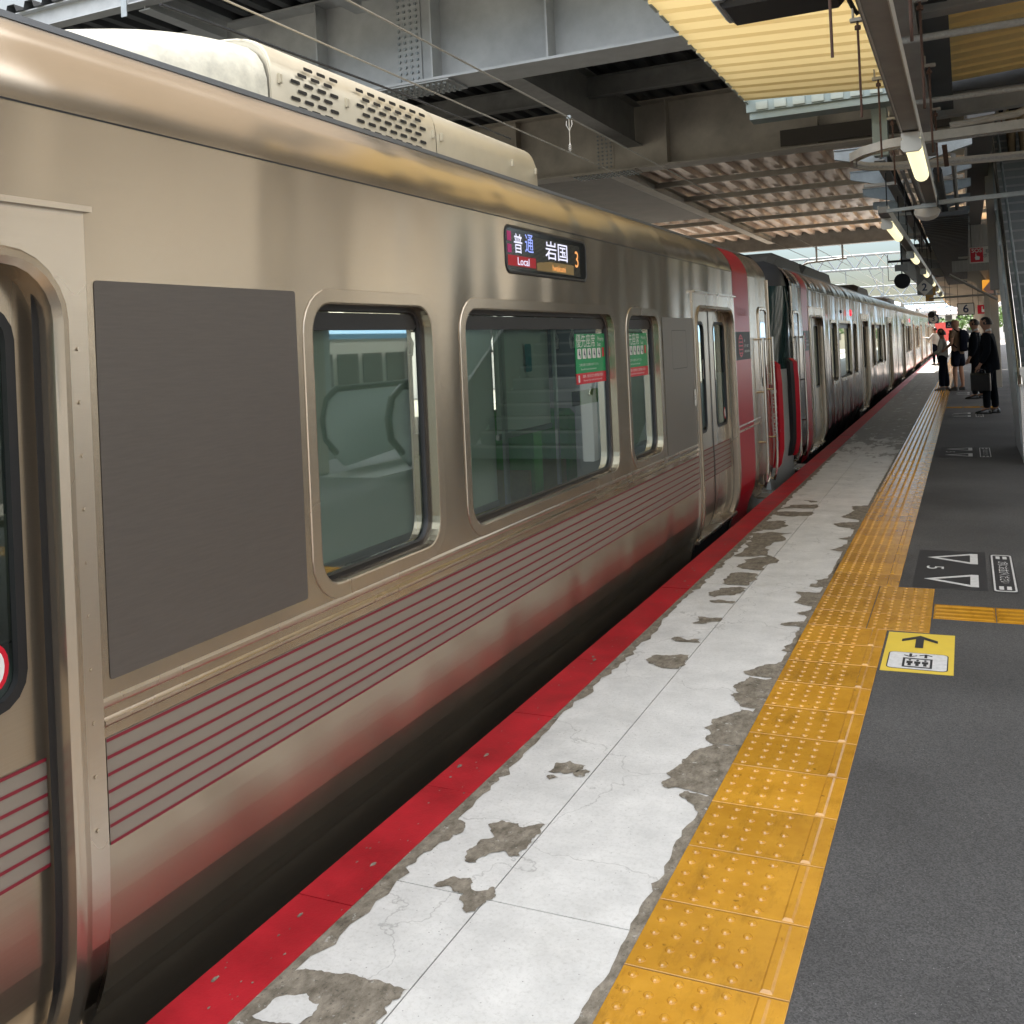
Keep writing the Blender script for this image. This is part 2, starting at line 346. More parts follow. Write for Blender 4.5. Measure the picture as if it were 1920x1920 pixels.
def asphalt_mat():
    m = D.materials.new('asphalt'); m.use_nodes = True; t = m.node_tree; b = t.nodes['Principled BSDF']
    g = t.nodes.new('ShaderNodeNewGeometry')
    n = t.nodes.new('ShaderNodeTexNoise'); n.inputs['Scale'].default_value = 330; n.inputs['Detail'].default_value = 3; t.links.new(g.outputs['Position'], n.inputs[0])
    n2 = t.nodes.new('ShaderNodeTexNoise'); n2.inputs['Scale'].default_value = .9; n2.inputs['Detail'].default_value = 5; t.links.new(g.outputs['Position'], n2.inputs[0])
    v = t.nodes.new('ShaderNodeTexVoronoi'); v.inputs['Scale'].default_value = 60; t.links.new(g.outputs['Position'], v.inputs['Vector'])
    va_ = t.nodes.new('ShaderNodeTexVoronoi'); va_.inputs['Scale'].default_value = 250; t.links.new(g.outputs['Position'], va_.inputs['Vector'])
    sa_ = t.nodes.new('ShaderNodeSeparateColor'); t.links.new(va_.outputs['Color'], sa_.inputs[0])
    ad_ = t.nodes.new('ShaderNodeMath'); ad_.operation = 'MULTIPLY_ADD'; ad_.inputs[1].default_value = .75; t.links.new(sa_.outputs[0], ad_.inputs[0])
    hn_ = t.nodes.new('ShaderNodeMath'); hn_.operation = 'MULTIPLY'; hn_.inputs[1].default_value = .3; t.links.new(n.outputs[0], hn_.inputs[0]); t.links.new(hn_.outputs[0], ad_.inputs[2])
    r = t.nodes.new('ShaderNodeValToRGB'); e = r.color_ramp.elements; e[0].position = .1; e[0].color = (.028, .028, .028, 1); e[1].position = .95; e[1].color = (.094, .092, .090, 1)
    t.links.new(ad_.outputs[0], r.inputs[0])
    # sparse pale grit
    lt = t.nodes.new('ShaderNodeMath'); lt.operation = 'LESS_THAN'; lt.inputs[1].default_value = .075; t.links.new(v.outputs['Distance'], lt.inputs[0])
    sp = t.nodes.new('ShaderNodeSeparateColor'); t.links.new(v.outputs['Color'], sp.inputs[0])
    gt = t.nodes.new('ShaderNodeMath'); gt.operation = 'GREATER_THAN'; gt.inputs[1].default_value = .62; t.links.new(sp.outputs[0], gt.inputs[0])
    mu = t.nodes.new('ShaderNodeMath'); mu.operation = 'MULTIPLY'; t.links.new(lt.outputs[0], mu.inputs[0]); t.links.new(gt.outputs[0], mu.inputs[1])
    mx = t.nodes.new('ShaderNodeMix'); mx.data_type = 'RGBA'; t.links.new(mu.outputs[0], mx.inputs[0]); t.links.new(r.outputs[0], mx.inputs[6]); mx.inputs[7].default_value = (.28, .28, .28, 1)
    vg = t.nodes.new('ShaderNodeTexVoronoi'); vg.inputs['Scale'].default_value = 3.2; t.links.new(g.outputs['Position'], vg.inputs['Vector'])
    ng = t.nodes.new('ShaderNodeMath'); ng.operation = 'MULTIPLY_ADD'; ng.inputs[1].default_value = .06; t.links.new(n.outputs[0], ng.inputs[0]); t.links.new(vg.outputs['Distance'], ng.inputs[2])
    lg = t.nodes.new('ShaderNodeMapRange'); lg.inputs[1].default_value = .085; lg.inputs[2].default_value = .105; lg.inputs[3].default_value = .75; lg.inputs[4].default_value = 0; t.links.new(ng.outputs[0], lg.inputs[0])
    sg = t.nodes.new('ShaderNodeSeparateColor'); t.links.new(vg.outputs['Color'], sg.inputs[0])
    gg = t.nodes.new('ShaderNodeMath'); gg.operation = 'GREATER_THAN'; gg.inputs[1].default_value = .55; t.links.new(sg.outputs[1], gg.inputs[0])
    mg = t.nodes.new('ShaderNodeMath'); mg.operation = 'MULTIPLY'; t.links.new(lg.outputs[0], mg.inputs[0]); t.links.new(gg.outputs[0], mg.inputs[1])
    mxg = t.nodes.new('ShaderNodeMix'); mxg.data_type = 'RGBA'; t.links.new(mg.outputs[0], mxg.inputs[0]); t.links.new(mx.outputs[2], mxg.inputs[6]); mxg.inputs[7].default_value = (.028, .027, .026, 1)
    mx = mxg
    # broad wear
    r2 = t.nodes.new('ShaderNodeMapRange'); r2.inputs[1].default_value = .3; r2.inputs[2].default_value = .66; r2.inputs[3].default_value = .6; r2.inputs[4].default_value = 1.2; t.links.new(n2.outputs[0], r2.inputs[0])
    vm = t.nodes.new('ShaderNodeVectorMath'); vm.operation = 'SCALE'; t.links.new(mx.outputs[2], vm.inputs[0]); t.links.new(r2.outputs[0], vm.inputs['Scale'])
    t.links.new(vm.outputs[0], b.inputs['Base Color']); b.inputs['Roughness'].default_value = .78
    bp = t.nodes.new('ShaderNodeBump'); bp.inputs['Strength'].default_value = .5; bp.inputs['Distance'].default_value = .0015; t.links.new(ad_.outputs[0], bp.inputs['Height']); t.links.new(bp.outputs[0], b.inputs['Normal'])
    MATS['asphalt'] = m; return m
asphalt_mat()
struct(MB().slab([(-.425, -40), (4.55, -40), (4.55, 95), (-.425, 95)], -.004, 0).build('platform_surface', 'asphalt'))

def concrete_mat(name, paint):
    m = D.materials.new(name); m.use_nodes = True; t = m.node_tree; b = t.nodes['Principled BSDF']
    g = t.nodes.new('ShaderNodeNewGeometry'); P = g.outputs['Position']
    def noise(s, d=6, r=.6, sc=None):
        n = t.nodes.new('ShaderNodeTexNoise'); n.inputs['Scale'].default_value = s; n.inputs['Detail'].default_value = d; n.inputs['Roughness'].default_value = r
        if sc:
            mp = t.nodes.new('ShaderNodeMapping'); mp.inputs['Scale'].default_value = sc; t.links.new(P, mp.inputs[0]); t.links.new(mp.outputs[0], n.inputs[0])
        else: t.links.new(P, n.inputs[0])
        return n.outputs[0]
    def ramp(x, a, ca, c, cb):
        r = t.nodes.new('ShaderNodeValToRGB'); e = r.color_ramp.elements; e[0].position = a; e[0].color = (*ca, 1); e[1].position = c; e[1].color = (*cb, 1); t.links.new(x, r.inputs[0]); return r.outputs[0]
    def mix(f, a, c):
        x = t.nodes.new('ShaderNodeMix'); x.data_type = 'RGBA'; t.links.new(f, x.inputs[0]); t.links.new(a, x.inputs[6]); t.links.new(c, x.inputs[7]); return x.outputs[2]
    fine = noise(140, 4)
    bare = ramp(noise(24, 9, .75, (1, .55, 1)), .34, (.07, .058, .040), .68, (.30, .265, .21))
    if paint:
        wh = ramp(noise(5, 9, .7), .25, (.46, .455, .435), .72, (.66, .65, .62))
        # pinholes and hairline cracks
        v = t.nodes.new('ShaderNodeTexVoronoi'); v.inputs['Scale'].default_value = 34; t.links.new(P, v.inputs['Vector'])
        pin = t.nodes.new('ShaderNodeMath'); pin.operation = 'LESS_THAN'; pin.inputs[1].default_value = .07; t.links.new(v.outputs['Distance'], pin.inputs[0])
        pm = t.nodes.new('ShaderNodeMath'); pm.operation = 'MULTIPLY'; pm.inputs[1].default_value = .6; t.links.new(pin.outputs[0], pm.inputs[0])
        grey = t.nodes.new('ShaderNodeRGB'); grey.outputs[0].default_value = (.12, .115, .10, 1)
        sp_ = t.nodes.new('ShaderNodeMapRange'); sp_.inputs[1].default_value = .5; sp_.inputs[2].default_value = .75; sp_.inputs[4].default_value = .45; t.links.new(noise(75, 6, .8), sp_.inputs[0])
        st_ = t.nodes.new('ShaderNodeMapRange'); st_.inputs[1].default_value = .55; st_.inputs[2].default_value = .8; st_.inputs[4].default_value = .35; t.links.new(noise(1.6, 8, .7), st_.inputs[0])
        dirt = t.nodes.new('ShaderNodeRGB'); dirt.outputs[0].default_value = (.24, .225, .19, 1)
        wh = mix(st_.outputs[0], mix(sp_.outputs[0], wh, dirt.outputs[0]), dirt.outputs[0])
        c = mix(pm.outputs[0], wh, grey.outputs[0])
        # cracks: edges of a stretched voronoi, broken up by noise
        wob = t.nodes.new('ShaderNodeTexNoise'); wob.inputs['Scale'].default_value = 6; wob.inputs['Detail'].default_value = 5; t.links.new(P, wob.inputs[0])
        va = t.nodes.new('ShaderNodeVectorMath'); va.operation = 'SCALE'; va.inputs['Scale'].default_value = .35; t.links.new(wob.outputs[1], va.inputs[0])
        vb = t.nodes.new('ShaderNodeVectorMath'); vb.operation = 'ADD'; t.links.new(P, vb.inputs[0]); t.links.new(va.outputs[0], vb.inputs[1])
        v2 = t.nodes.new('ShaderNodeTexVoronoi'); v2.feature = 'DISTANCE_TO_EDGE'; v2.inputs['Scale'].default_value = 1.3; t.links.new(vb.outputs[0], v2.inputs['Vector'])
        ck = t.nodes.new('ShaderNodeMapRange'); ck.inputs[1].default_value = 0; ck.inputs[2].default_value = .006; ck.inputs[3].default_value = .4; ck.inputs[4].default_value = 0; t.links.new(v2.outputs[0], ck.inputs[0])
        c = mix(ck.outputs[0], c, grey.outputs[0])
        # greyer along the platform: worn paint plus the overbridge's shade put into colour
        sep = t.nodes.new('ShaderNodeSeparateXYZ'); t.links.new(P, sep.inputs[0])
        mr = t.nodes.new('ShaderNodeMapRange'); mr.inputs[1].default_value = 8.6; mr.inputs[2].default_value = 16; mr.inputs[3].default_value = .03; mr.inputs[4].default_value = .42; t.links.new(sep.outputs[1], mr.inputs[0])
        nz = noise(2.2, 9, .72, (2.4, .8, 1))
        su = t.nodes.new('ShaderNodeMath'); su.operation = 'ADD'; t.links.new(nz, su.inputs[0]); t.links.new(mr.outputs[0], su.inputs[1])
        th = t.nodes.new('ShaderNodeMapRange'); th.inputs[1].default_value = .80; th.inputs[2].default_value = .83; t.links.new(su.outputs[0], th.inputs[0])
        c = mix(th.outputs[0], c, ramp(noise(9, 9, .7), .3, (.20, .19, .175), .72, (.34, .33, .30)))
    else:
        # flakes of paint left in the worn areas and dark pitting
        rem = t.nodes.new('ShaderNodeMapRange'); rem.inputs[1].default_value = .60; rem.inputs[2].default_value = .64; t.links.new(noise(26, 9, .75), rem.inputs[0])
        fl = t.nodes.new('ShaderNodeRGB'); fl.outputs[0].default_value = (.40, .39, .36, 1)
        c = mix(rem.outputs[0], bare, fl.outputs[0])
        pit = t.nodes.new('ShaderNodeMapRange'); pit.inputs[1].default_value = .60; pit.inputs[2].default_value = .66; pit.inputs[4].default_value = .6; t.links.new(noise(90, 4, .6), pit.inputs[0])
        dk = t.nodes.new('ShaderNodeRGB'); dk.outputs[0].default_value = (.04, .036, .03, 1)
        c = mix(pit.outputs[0], c, dk.outputs[0])
    t.links.new(c, b.inputs['Base Color']); b.inputs['Roughness'].default_value = .8 if paint else .6
    bp = t.nodes.new('ShaderNodeBump'); bp.inputs['Strength'].default_value = .35; bp.inputs['Distance'].default_value = .003; t.links.new(fine, bp.inputs['Height']); t.links.new(bp.outputs[0], b.inputs['Normal'])
    MATS[name] = m
concrete_mat('painted_concrete', True); concrete_mat('bare_concrete', False)
# paving panels with real joints
mb = MB(); ys = [-40+3.6*k for k in range(38)]; ys = [y+.0 for y in ys]
j0 = 2.40
Y = [j0+3.6*k for k in range(-11, 26)]
for a, b in zip(Y[:-1], Y[1:]):
    mb.slab([(-1.585, a+.002), (-1.262, a+.002), (-1.262, b-.002), (-1.585, b-.002)], -.003, 0)
    mb.slab([(-1.258, a+.002), (-.832, a+.002), (-.832, b-.002), (-1.258, b-.002)], -.003, 0)
struct(mb.build('concrete_paving', 'painted_concrete'))
PATCH = [[(-1.59,1.73),(-1.60,1.89),(-1.58,1.93),(-1.54,1.97),(-1.46,1.98),(-1.40,1.99),(-1.265,1.99),(-1.265,1.9),(-1.27,1.86),(-1.29,1.79),(-1.31,1.72),(-1.33,1.55),(-1.35,1.45),(-1.6,1.4)],
[(-1.41,2.56),(-1.43,2.61),(-1.42,2.64),(-1.44,2.78),(-1.41,2.82),(-1.34,2.80),(-1.27,2.84),(-1.27,2.76),(-1.266,2.64),(-1.32,2.65),(-1.35,2.63),(-1.37,2.56)],
[(-1.43,2.41),(-1.40,2.47),(-1.35,2.48),(-1.33,2.46),(-1.32,2.43),(-1.29,2.43),(-1.27,2.46),(-1.24,2.42),(-1.26,2.36),(-1.28,2.32),(-1.31,2.36),(-1.33,2.40)],
[(-1.55,2.41),(-1.54,2.50),(-1.55,2.60),(-1.51,2.66),(-1.50,2.74),(-1.52,2.77),(-1.59,2.80),(-1.6,2.58),(-1.59,2.40)],
[(-1.41,3.20),(-1.41,3.28),(-1.37,3.31),(-1.30,3.29),(-1.30,3.26),(-1.35,3.20)],
[(-1.40,3.16),(-1.39,3.18),(-1.36,3.17),(-1.38,3.14)],
[(-1.32,3.21),(-1.29,3.26),(-1.27,3.25),(-1.28,3.20)],
[(-0.99,3.29),(-0.98,3.47),(-0.93,3.59),(-0.88,3.62),(-0.82,3.62),(-0.82,3.40),(-0.82,3.20),(-0.91,3.22),(-1.00,3.22)],
[(-0.96,3.67),(-0.98,3.85),(-0.89,3.99),(-0.82,3.99),(-0.82,3.63),(-0.92,3.61)],
[(-0.97,4.14),(-0.97,4.28),(-0.94,4.39),(-0.82,4.41),(-0.82,4.02),(-0.90,4.02)],
[(-0.98,4.45),(-0.93,4.53),(-0.82,4.66),(-0.82,4.42),(-0.93,4.40)],
[(-0.93,3.17),(-0.91,3.21),(-0.82,3.19),(-0.82,3.0),(-.84,3.05)],
[(-0.87,4.80),(-0.84,4.93),(-0.85,5.14),(-0.82,5.16),(-0.82,4.79)],
[(-0.95,5.23),(-0.91,5.29),(-0.82,5.32),(-0.82,5.20)],
[(-0.90,5.47),(-0.82,5.57),(-0.82,5.44)],
[(-0.95,5.69),(-0.93,5.81),(-0.98,5.93),(-0.82,5.99),(-0.82,5.61)],
[(-0.92,6.07),(-0.91,6.24),(-0.82,6.31),(-0.82,6.08)],
[(-1.44,4.48),(-1.42,4.57),(-1.27,4.61),(-1.265,4.52),(-1.265,4.40),(-1.36,4.40)],
[(-1.42,4.84),(-1.40,4.88),(-1.27,4.88),(-1.27,4.81),(-1.32,4.81),(-1.39,4.80)],
[(-1.39,5.14),(-1.39,5.27),(-1.265,5.28),(-1.265,5.20),(-1.38,5.13)],
[(-1.41,5.61),(-1.265,5.63),(-1.265,5.58),(-1.38,5.57)],
[(-1.44,5.72),(-1.41,5.91),(-1.265,5.94),(-1.27,5.81),(-1.35,5.75),(-1.40,5.69)],
[(-1.43,6.02),(-1.43,6.23),(-1.40,6.34),(-1.27,6.32),(-1.265,6.02)],
[(-1.44,6.48),(-1.41,6.62),(-1.28,6.85),(-1.265,6.42)],
[(-1.53,6.80),(-1.56,7.63),(-1.265,7.69),(-1.27,6.85)],
[(-1.56,7.7),(-1.58,8.15),(-1.4,8.2),(-1.35,8.0),(-1.42,7.8)],
[(-1.51,8.43),(-1.52,8.62),(-1.265,8.65),(-1.265,8.44)],
[(-1.55,8.74),(-1.265,9.04),(-1.265,8.81)],
[(-1.41,9.24),(-1.27,9.22),(-1.33,9.11)],
[(-1.03,8.11),(-0.93,8.20),(-0.82,8.24),(-0.82,7.78),(-0.88,7.98)],
[(-0.97,8.52),(-0.97,8.97),(-0.83,9.09),(-0.82,8.25)],
[(-0.92,7.55),(-0.82,7.66),(-0.82,7.48)],
[(-0.93,7.14),(-0.85,7.43),(-0.82,7.44),(-0.82,7.10)],
[(-0.85,6.38),(-0.83,6.74),(-0.82,6.74),(-0.82,6.33)]]
ISL = [(-1.55,1.78),(-1.54,1.85),(-1.48,1.89),(-1.43,1.87),(-1.42,1.83),(-1.43,1.80),(-1.48,1.78)]
def jag(P, it=4, k=.16):
    for _ in range(it):
        Q = []
        for i in range(len(P)):
            a = Vector(P[i]); b = Vector(P[(i+1) % len(P)]); l = (b-a).length
            Q.append(tuple(a))
            if l < .012 or (a.x > -.825 and b.x > -.825): continue
            n = Vector((b.y-a.y, a.x-b.x))/max(l, 1e-6)
            m = (a+b)/2 + n*random.gauss(0, k)*l*.8
            Q.append(tuple(m))
        P = Q
    return P
mb = MB()
for P in PATCH: mb.poly(jag(P), lambda p: (p[0], p[1], .0025))
# worn rim beside the red line
rim = []
y = -1.
while y < 13: rim.append((-1.545+random.gauss(0, .011)+.008*math.sin(y*3), y)); y += random.uniform(.02, .07)
mb.poly([(-1.592, -1)]+[(-1.592, 13)]+rim[::-1], lambda p: (p[0], p[1], .0018))
# ragged grout edge along the tactile strip
rim = []; y = -1.
while y < 13: rim.append((-.838-abs(random.gauss(0, .006))-(.012 if y < 3 else 0)*abs(math.sin(y*7)), y)); y += random.uniform(.02, .05)
mb.poly([(-.812, -1)]+[(-.812, 13)]+rim[::-1], lambda p: (p[0], p[1], .0012))
o = struct(mb.build('bare_concrete_paving', 'bare_concrete'))
struct(MB().poly(jag(ISL), lambda p: (p[0], p[1], .0045)).build('concrete_paving', 'painted_concrete'))
M_redl = mat('red_line_paint', (.33, .006, .014), .5, 0, .30, 3.5, .4, 160, bdist=.002, spec=.25, var2=(.37, .012, .02))
mb = MB(); a = -10.; random.seed(3)
k = 0
edges = [-10+.72*i for i in range(140)]
for i in range(len(edges)-1):
    a, b = edges[i], edges[i+1]; o1 = random.uniform(-.001, .001)
    mb.slab([(XE, a+.0015), (-1.588, a+.0015), (-1.588, b-.0015), (XE, b-.0015)], -.05, .003+o1)
struct(mb.build('red_edge_line', M_redl))
rng = random.Random(5); mb = MB()
for i in range(150):
    yy = rng.uniform(.6, 9); xx = rng.uniform(XE+.01, -1.60); rr = rng.uniform(.0012, .0035)
    if rng.random() < .12: rr *= 3
    mb.poly([(xx+rr*math.cos(q*.9)*rng.uniform(.5, 1.2), yy+rr*2*math.sin(q*.9)*rng.uniform(.5, 1.2)) for q in range(7)], lambda p: (p[0], p[1], .0048))
o = mb.build('paint_chips', 'bare_concrete'); o['kind'] = 'stuff'

# tactile strip
def tactile_mat():
    m = D.materials.new('tactile_yellow'); m.use_nodes = True; t = m.node_tree; b = t.nodes['Principled BSDF']
    g = t.nodes.new('ShaderNodeNewGeometry')
    n = t.nodes.new('ShaderNodeTexNoise'); n.inputs['Scale'].default_value = 7; n.inputs['Detail'].default_value = 9; n.inputs['Roughness'].default_value = .7; t.links.new(g.outputs['Position'], n.inputs[0])
    r = t.nodes.new('ShaderNodeValToRGB'); e = r.color_ramp.elements; e[0].position = .25; e[0].color = (.44, .20, .014, 1); e[1].position = .7; e[1].color = (.60, .30, .025, 1)
    t.links.new(n.outputs[0], r.inputs[0])
    n4 = t.nodes.new('ShaderNodeTexNoise'); n4.inputs['Scale'].default_value = 38; n4.inputs['Detail'].default_value = 3; t.links.new(g.outputs['Position'], n4.inputs[0])
    dk = t.nodes.new('ShaderNodeMapRange'); dk.inputs[1].default_value = .68; dk.inputs[2].default_value = .78; dk.inputs[3].default_value = 1; dk.inputs[4].default_value = .35; t.links.new(n4.outputs[0], dk.inputs[0])
    vm = t.nodes.new('ShaderNodeVectorMath'); vm.operation = 'SCALE'; t.links.new(r.outputs[0], vm.inputs[0]); t.links.new(dk.outputs[0], vm.inputs['Scale'])
    sx = t.nodes.new('ShaderNodeSeparateXYZ'); t.links.new(g.outputs['Position'], sx.inputs[0])
    ty = t.nodes.new('ShaderNodeMath'); ty.operation = 'MULTIPLY_ADD'; ty.inputs[1].default_value = 1/.3015; ty.inputs[2].default_value = 100-2.56/.3015; t.links.new(sx.outputs[1], ty.inputs[0])
    fl = t.nodes.new('ShaderNodeMath'); fl.operation = 'FLOOR'; t.links.new(ty.outputs[0], fl.inputs[0])
    wn = t.nodes.new('ShaderNodeTexWhiteNoise'); wn.noise_dimensions = '1D'; t.links.new(fl.outputs[0], wn.inputs['W'])
    wr = t.nodes.new('ShaderNodeMapRange'); wr.inputs[3].default_value = .80; wr.inputs[4].default_value = 1.05; t.links.new(wn.outputs['Value'], wr.inputs[0])
    # scuffs and dust drawn along the walking direction
    mp = t.nodes.new('ShaderNodeMapping'); mp.inputs['Scale'].default_value = (9, 2.5, 1); t.links.new(g.outputs['Position'], mp.inputs[0])
    ns = t.nodes.new('ShaderNodeTexNoise'); ns.inputs['Scale'].default_value = 2; ns.inputs['Detail'].default_value = 9; ns.inputs['Roughness'].default_value = .75; t.links.new(mp.outputs[0], ns.inputs[0])
    nr = t.nodes.new('ShaderNodeMapRange'); nr.inputs[1].default_value = .52; nr.inputs[2].default_value = .72; nr.inputs[3].default_value = 1; nr.inputs[4].default_value = .62; t.links.new(ns.outputs[0], nr.inputs[0])
    w2 = t.nodes.new('ShaderNodeMath'); w2.operation = 'MULTIPLY'; t.links.new(wr.outputs[0], w2.inputs[0]); t.links.new(nr.outputs[0], w2.inputs[1])
    vm2 = t.nodes.new('ShaderNodeVectorMath'); vm2.operation = 'SCALE'; t.links.new(vm.outputs[0], vm2.inputs[0]); t.links.new(w2.outputs[0], vm2.inputs['Scale'])
    t.links.new(vm2.outputs[0], b.inputs['Base Color'])
    mr = t.nodes.new('ShaderNodeMapRange'); mr.inputs[3].default_value = .10; mr.inputs[4].default_value = .3; t.links.new(n.outputs[0], mr.inputs[0]); t.links.new(mr.outputs[0], b.inputs['Roughness'])
    b.inputs['Specular IOR Level'].default_value = .9
    n3 = t.nodes.new('ShaderNodeTexNoise'); n3.inputs['Scale'].default_value = 60; t.links.new(g.outputs['Position'], n3.inputs[0])
    bp = t.nodes.new('ShaderNodeBump'); bp.inputs['Strength'].default_value = .2; bp.inputs['Distance'].default_value = .002; t.links.new(n3.outputs[0], bp.inputs['Height']); t.links.new(bp.outputs[0], b.inputs['Normal'])
    MATS['tactile_yellow'] = m
tactile_mat()
mb = MB()
def tile(mb, x0, x1, y0, y1, z=.004, b=.0012):
    mb.loft([[(x0, y0, -.01), (x1, y0, -.01), (x1, y1, -.01), (x0, y1, -.01)], [(x0, y0, z-b), (x1, y0, z-b), (x1, y1, z-b), (x0, y1, z-b)], [(x0+b, y0+b, z), (x1-b, y0+b, z), (x1-b, y1-b, z), (x0+b, y1-b, z)]])
T0 = 2.56; tl = .3015
k0 = -14
for k in range(k0, 200):
    y0 = T0+tl*k; y1 = y0+tl
    wid = 6.02 > y0 > 5.1
    tile(mb, -.818, -.53 if wid else -.428, y0+.0022, y1-.0022)
    nn = 10 if y0 < 8 else (6 if y0 < 22 else 4)
    for i in range(5):
        for j in range(5):
            mb.dome(-.785+.0555*i, y0+.03+.0603*j, .004, .0125, .0055, nn)
    if not wid:
        mb.loft([[(-.497, y0+.008, .004), (-.467, y0+.008, .004), (-.467, y1-.008, .004), (-.497, y1-.008, .004)], [(-.491, y0+.016, .0095), (-.473, y0+.016, .0095), (-.473, y1-.016, .0095), (-.491, y1-.016, .0095)]])
for yb in [T0+tl*k for k in (9, 10, 11)]:
    tile(mb, -.526, -.232, yb+.0015, yb+tl-.0015)
    for i in range(5):
        for j in range(5): mb.dome(-.496+.0555*i, yb+.03+.0603*j, .004, .0125, .0055, 10)
def guide(mb, ya, xs):
    for x0 in xs:
        tile(mb, x0+.002, x0+.298, ya, ya+.29, .003)
        for q in range(4):
            yy = ya+.035+.073*q
            mb.loft([[(x0+.008, yy-.017, .003), (x0+.292, yy-.017, .003), (x0+.292, yy+.017, .003), (x0+.008, yy+.017, .003)], [(x0+.014, yy-.010, .0085), (x0+.286, yy-.010, .0085), (x0+.286, yy+.010, .0085), (x0+.014, yy+.010, .0085)]])
guide(mb, 5.55, [-.226+.3*i for i in range(14)])
guide(mb, 20.4, [-.42+.3*i for i in range(3)])
struct(mb.build('tactile_paving', 'tactile_yellow', recalc=True))
struct(MB().slab([(-.823, -2), (-.425, -2), (-.425, 62), (-.823, 62)], -.004, .0008).build('tactile_bedding', mat('grout', (.06, .058, .052), .9)))

# painted floor markings
def flat(x, y, z): return (x, y, z)
def board_mark(cy, label, txt='5', n2=True):
    """black panel with two long arrows and a number, and a rounded notice beside it"""
    r = empty('boarding_mark', (-.16, cy, 0)); tag(r, label, 'floor marking', 'boarding position marks painted on the asphalt')
    MB().slab([(-.355, cy-.50), (.045, cy-.50), (.045, cy+.56), (-.355, cy+.56)], 0, .0014).build('panel', M_markk, r)
    for c in (-.28, .33):
        y0 = cy+c; mb = MB()
        mb.poly([(-.30, y0), (-.04, y0-.155), (0., y0-.155), (0., y0+.155), (-.04, y0+.155)], lambda p: (p[0], p[1], .003), [[(-.235, y0), (-.045, y0+.108), (-.045, y0-.108)]])
        mb.build('arrow', M_mark, r)
    t = text_mb(txt, .16, lambda u, v: (-.25-v*-1*.9-.0, cy+.03-u*1.2, .003)) if txt else None
    if t: t.build('number', M_mark, r)
    MB().slab(rrect(.07, .205, cy-.52, cy+.50, .03, 4), 0, .0016).build('notice', M_markk, r)
    mb = MB(); P = rrect(.078, .197, cy-.505, cy+.485, .026, 4); Q = rrect(.088, .187, cy-.485, cy+.465, .02, 4)
    mb.poly(P, lambda p: (p[0], p[1], .0032), [Q])
    for s in (-1, 1):
        for dx in (-.02, .02): mb.poly([(.1375+dx-.012, cy-.01+s*.37), (.1375+dx+.012, cy-.01+s*.37), (.1375+dx+.012, cy-.01+s*.45), (.1375+dx-.012, cy-.01+s*.45)], lambda p: (p[0], p[1], .0032))
    mb.build('notice_border', M_mark, r)
    text_mb('2列にお並びください', .072, lambda u, v: (.1375+v*.9, cy-.01-u*.86, .0034), bold=.0).build('notice_text', M_mark, r)
    return r
board_mark(6.71, 'nearest boarding mark, black with two white arrows and a 5, beside the tactile blocks')
board_mark(13.1, 'boarding mark on the asphalt in the middle distance, before the waiting passengers')
board_mark(18.75, 'boarding mark at the feet of the man in the dark suit')
board_mark(24.9, 'farthest boarding mark, just in front of the shoes of the bald man')
# yellow lift sign
r = empty('floor_sign', (-.27, 4.95, 0)); tag(r, 'yellow square floor sign with up arrow and lift symbol beside the tactile blocks', 'floor sign')
MB().slab([(-.417, 4.645), (-.117, 4.655), (-.117, 5.26), (-.417, 5.25)], 0, .002).build('panel', M_signy, r)
AX = -.27
def arrow(cx, cy, w, h, st, up=1, z=.0036):
    P = [(cx, cy+h/2*up), (cx-w/2, cy+h*.14*up), (cx-w/2, cy-h*.06*up), (cx-st/2, cy+h*.2*up), (cx-st/2, cy-h/2*up), (cx+st/2, cy-h/2*up), (cx+st/2, cy+h*.2*up), (cx+w/2, cy-h*.06*up), (cx+w/2, cy+h*.14*up)]
    return MB().poly(P, lambda p: (p[0], p[1], z))
arrow(AX, 5.11, .16, .20, .036).build('arrow', M_markk, r)
MB().poly(rrect(-.395, -.14, 4.685, 4.93, .025, 4), lambda p: (p[0], p[1], .0030)).build('pictogram_border', M_markk, r)
MB().poly(rrect(-.39, -.145, 4.69, 4.925, .022, 4), lambda p: (p[0], p[1], .0034)).build('pictogram_panel', M_mark, r)
mb = MB(); z = .0042
mb.poly([(-.33, 4.71), (-.205, 4.71), (-.205, 4.845), (-.33, 4.845)], lambda p: (p[0], p[1], z), [[(-.32, 4.725), (-.215, 4.725), (-.215, 4.83), (-.32, 4.83)]])
for i in range(3):
    cx = -.30+.0325*i
    mb.poly([(cx+.0065*math.cos(a*.785), 4.815+.011*math.sin(a*.785)) for a in range(8)], lambda p: (p[0], p[1], z))
    mb.poly([(cx-.013, 4.80), (cx+.013, 4.80), (cx+.013, 4.765), (cx+.007, 4.765), (cx+.007, 4.735), (cx-.007, 4.735), (cx-.007, 4.765), (cx-.013, 4.765)], lambda p: (p[0], p[1], z))
mb.v += []; mb.build('lift_pictogram', M_markk, r)
arrow(-.30, 4.885, .055, .055, .012, -1, .0042).build('lift_arrow', M_markk, r); arrow(-.235, 4.885, .055, .055, .012, 1, .0042).build('lift_arrow', M_markk, r)

